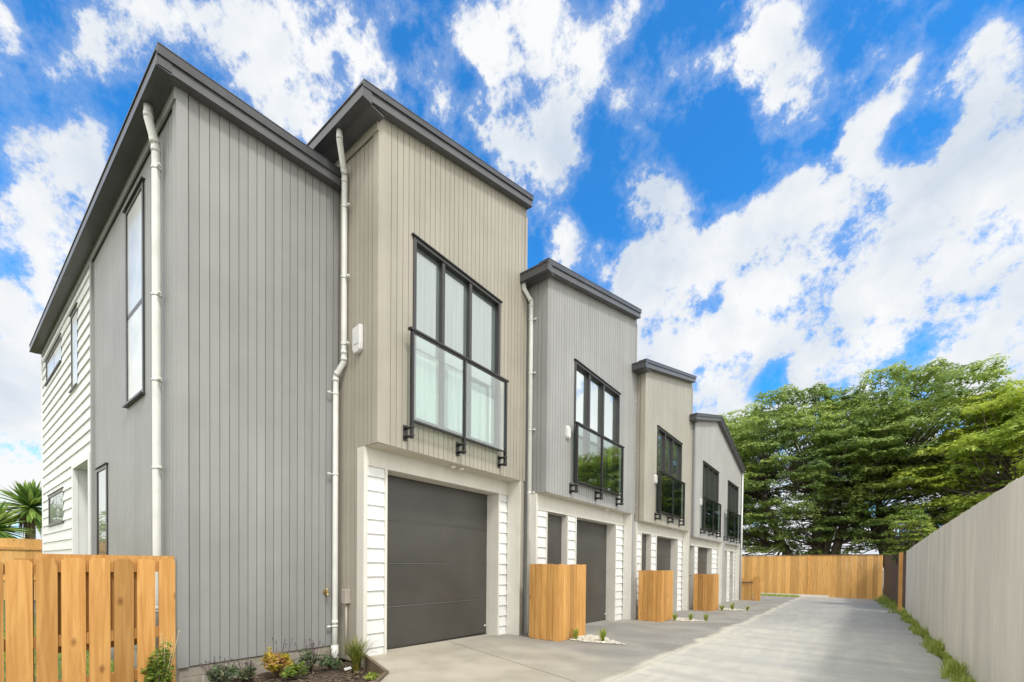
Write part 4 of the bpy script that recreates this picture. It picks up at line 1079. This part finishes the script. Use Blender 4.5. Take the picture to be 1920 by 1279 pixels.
# ------------------------------------------------------------------ yuccas behind the back garden fence
def yucca(label, x, y, zh, r, nl, trunk=True):
    t = thing('yucca', label, 'palm', (x, y, -.2), 'spiky trees behind the boundary fence')
    mb = MB(); mb.tube([(x, y, -.2), (x+.05, y-.03, zh*.5), (x, y, zh)], [.20, .14, .12], 10); mb.build('trunk', M['palmbark'], t)
    mb = MB()
    for k in range(nl):
        u_ = random.random(); el = math.radians(80-125*u_**1.1); a = random.uniform(0, 6.28)
        L_ = r*random.uniform(.8, 1.05); d = Vector((math.cos(a)*math.cos(el), math.sin(a)*math.cos(el), math.sin(el))); sd = Vector((-math.sin(a), math.cos(a), 0))
        p0 = Vector((x, y, zh)); prev = None; tt = random.random()
        for s in range(6):
            f = s/5; p = p0+d*L_*f+Vector((0, 0, -.10*r*f*f*(1+u_))); w = .045*(.6+.8*math.sin(min(1, f*1.7)*1.57))*(1-f**3)*r+.002
            cur = (p-sd*w, p+Vector((0, 0, w*.5)), p+sd*w)
            if prev:
                mb.poly([prev[0], prev[1], cur[1], cur[0]], t=tt*.8+.2*(u_ < .4)); mb.poly([prev[1], prev[2], cur[2], cur[1]], t=tt)
            prev = cur
    mb.build('leaves', M['yucca'], t, normals=False)
    mb = MB()   # skirt of dead leaves
    for k in range(50):
        a = random.uniform(0, 6.28); l = r*random.uniform(.5, 1.0)
        p0 = Vector((x, y, zh-.05)); p1 = p0+Vector((math.cos(a)*.28, math.sin(a)*.28, -l*.35)); p2 = p0+Vector((math.cos(a)*.32, math.sin(a)*.32, -l)); sd = Vector((-math.sin(a), math.cos(a), 0))*.03
        mb.poly([p0-sd, p0+sd, p1+sd, p1-sd], t=.6); mb.poly([p1-sd, p1+sd, p2], t=.8)
    mb.build('dead_leaves', M['palmbark'], t, normals=False)
yucca('tall yucca with a brown leaf skirt against the white house corner', -23.5, 2.05, 2.95, 1.15, 170)
yucca('broad lower yucca left of the skirted one', -23.0, 1.05, 2.05, 1.25, 170)
yucca('yucca head rising at the very left edge of the picture', -24.5, .35, 2.55, 1.25, 150)
t = thing('garden_tree', 'bushy tree far behind the yuccas at the left edge', 'tree', (-30, -1.5, 0))

# ------------------------------------------------------------------ big trees
def leafmesh(name, pads, m, parent, per, size):
    V = []; T = []
    for (c, r, fz, tone) in pads:
        n = int(per*r*r)
        d = rng.normal(size=(n, 3)); d /= np.linalg.norm(d, axis=1)[:, None]
        d[:, 2] = np.where(d[:, 2] < -.1, -d[:, 2], d[:, 2])
        rad = rng.uniform(.40, 1.0, n)[:, None]**.45
        lump = 1+.32*np.sin(d[:, :1]*5+c[0]*3)+.2*np.sin(d[:, 1:2]*7+c[1]*2)
        p = np.array(c)+d*rad*lump*np.array([r, r, r*fz])
        nr = d*np.array([.5, .5, 1])+rng.normal(size=(n, 3))*.30+np.array([0, 0, .6]); nr /= np.linalg.norm(nr, axis=1)[:, None]
        a = np.cross(nr, rng.normal(size=(n, 3))); a /= np.linalg.norm(a, axis=1)[:, None]
        b = np.cross(nr, a)
        s = (size*rng.uniform(.5, 1.2, n))[:, None]
        q = np.stack([p-a*s, p+b*s*.42-a*s*.1, p+a*s, p-b*s*.42+a*s*.1], axis=1)
        V.append(q.reshape(-1, 3)); T.append(np.clip(tone+rng.uniform(-.3, .3, n), 0, 1))
    V = np.concatenate(V); T = np.concatenate(T).astype(np.float32)
    nq = len(V)//4
    V = V-np.array(parent['_org'])
    me = bpy.data.meshes.new(name)
    me.vertices.add(len(V)); me.vertices.foreach_set('co', V.astype(np.float32).ravel())
    me.loops.add(nq*4); me.loops.foreach_set('vertex_index', np.arange(nq*4, dtype=np.int32))
    me.polygons.add(nq); me.polygons.foreach_set('loop_start', np.arange(0, nq*4, 4, dtype=np.int32))
    me.update(calc_edges=True)
    at = me.attributes.new('tint', 'FLOAT', 'FACE'); at.data.foreach_set('value', T)
    me.materials.append(m)
    o = bpy.data.objects.new(name, me); COL.objects.link(o); o.parent = parent
    return o
def tree(label, base, top, rx, ry, nz, npads, m, per=400, size=.17, zlow=3.0, pr=(.7, 1.35), tone=.5, group='evergreens beyond the end fence', name='evergreen_tree', trunks=3, seed=0, cx=0):
    rs = np.random.default_rng(seed); x0, y0, z0 = base
    t = thing(name, label, 'tree', base, group)
    zc = (top+zlow)/2; rz = (top-zlow)/2
    pads = []; tries = 0
    while len(pads) < npads and tries < 9000:
        tries += 1
        d = rs.normal(size=3); d /= np.linalg.norm(d); q = rs.uniform(.35, 1)**.5
        p = np.array([x0+cx+d[0]*rx*q, y0+d[1]*ry*q, zc+d[2]*rz*q])
        if p[2] < zlow+.2: continue
        if d[2] < -.1 and q > .8 and rs.random() < .4: continue
        r = rs.uniform(*pr)
        if any(np.linalg.norm((p-np.array(o_[0]))*np.array([1, 1, 2.3])) < (r+o_[1])*.47 for o_ in pads): continue
        pads.append((tuple(p), r, rs.uniform(.30, .46), float(np.clip(tone+rs.uniform(-.28, .3)+.10*(p[2]-zc)/rz, 0, 1))))
    leafmesh('crown', pads, m, t, per, size)
    mb = MB()
    forks = []
    for k in range(trunks):
        a = rs.uniform(0, 6.28); s = rs.uniform(.15, .45)*rx
        f = Vector((x0+cx*.5+math.cos(a)*s, y0+math.sin(a)*s, zc-.2*rz+rs.uniform(-.5, .8)))
        b0 = Vector((x0+math.cos(a)*.45, y0+math.sin(a)*.45, z0)); mid = (b0*.55+f*.45)+Vector((rs.uniform(-.4, .4), rs.uniform(-.3, .3), 0))
        R = .27*rx/6
        mb.tube([b0, mid, f], [R, R*.75, R*.45], 9); forks += [(mid, R*.5), (f, R*.35), ((mid+f)/2, R*.45)]
    for (c, r, fz, tn) in pads:
        c = Vector(c); c.z -= r*fz*.3
        f, R = min(forks, key=lambda q: (q[0]-c).length + (2 if q[0].z > c.z-.3 else 0))
        mid = f*.45+c*.55+Vector((rs.uniform(-.4, .4), rs.uniform(-.4, .4), -.35))
        mb.tube([f, mid, c], [max(R*.38, .05), max(R*.2, .035), .02], 5, caps=False)
    mb.build('trunk', M['bark'], t, normals=False)
    return t
tree('huge spreading evergreen with a many stemmed trunk behind the end fence', (-1.7, 40, -.5), 14.4, 8.2, 6.2, 0, 430, M['leafdark'], seed=3, cx=-2.0, tone=.50, zlow=.9, trunks=6, size=.125)
tree('tallest evergreen crown, right of the many stemmed one', (3.2, 41, -.5), 14.9, 6.6, 6, 0, 350, M['leafdark'], seed=5, tone=.58, zlow=1.2, trunks=4, size=.125)
tree('bright yellow green evergreen reaching over the weathered fence', (8.8, 37, -.5), 11.6, 6.0, 5, 0, 280, M['leafmid'], seed=8, tone=.60, zlow=1.4, size=.12)
tree('dark evergreen glimpsed past the gable of the last townhouse', (-10.0, 43, -.5), 14.0, 5.6, 5, 0, 150, M['leafdark'], seed=13, tone=.45, zlow=2, size=.14)
tree('broad evergreen beyond the right fence, right edge of the picture', (16.5, 36, -.5), 12.4, 6.0, 5, 0, 130, M['leafmid'], seed=21, tone=.5, per=200, size=.18)
tree('evergreen outside the picture on the right', (26, 30, -.5), 11.0, 6.5, 6, 0, 100, M['leafdark'], seed=22, tone=.45, per=120, size=.2)
tree('sapling with light green leaves behind the corner of the dark fence', (1.72, 20.6, -.35), 3.25, .55, .5, 0, 24, M['leaflight'], seed=31, tone=.8, per=1500, size=.055, zlow=1.1, pr=(.26, .42), group='', name='sapling', trunks=2)
# garden tree behind the yuccas
r_ = bpy.data.objects['garden_tree']
leafmesh('crown', [((-30+rng.uniform(-1, 1), -1.5+rng.uniform(-1.3, 1.3), 2.2+rng.uniform(-.8, 1.2)), .9, .7, .5) for _ in range(12)], M['leafmid'], r_, 300, .12)
mb = MB(); mb.tube([(-30, -1.5, -.3), (-30, -1.4, 2.4)], [.2, .1], 8); mb.build('trunk', M['bark'], r_)

for o in bpy.data.objects:
    if '_org' in o: del o['_org']
    if 'group' in o and not o['group']: del o['group']
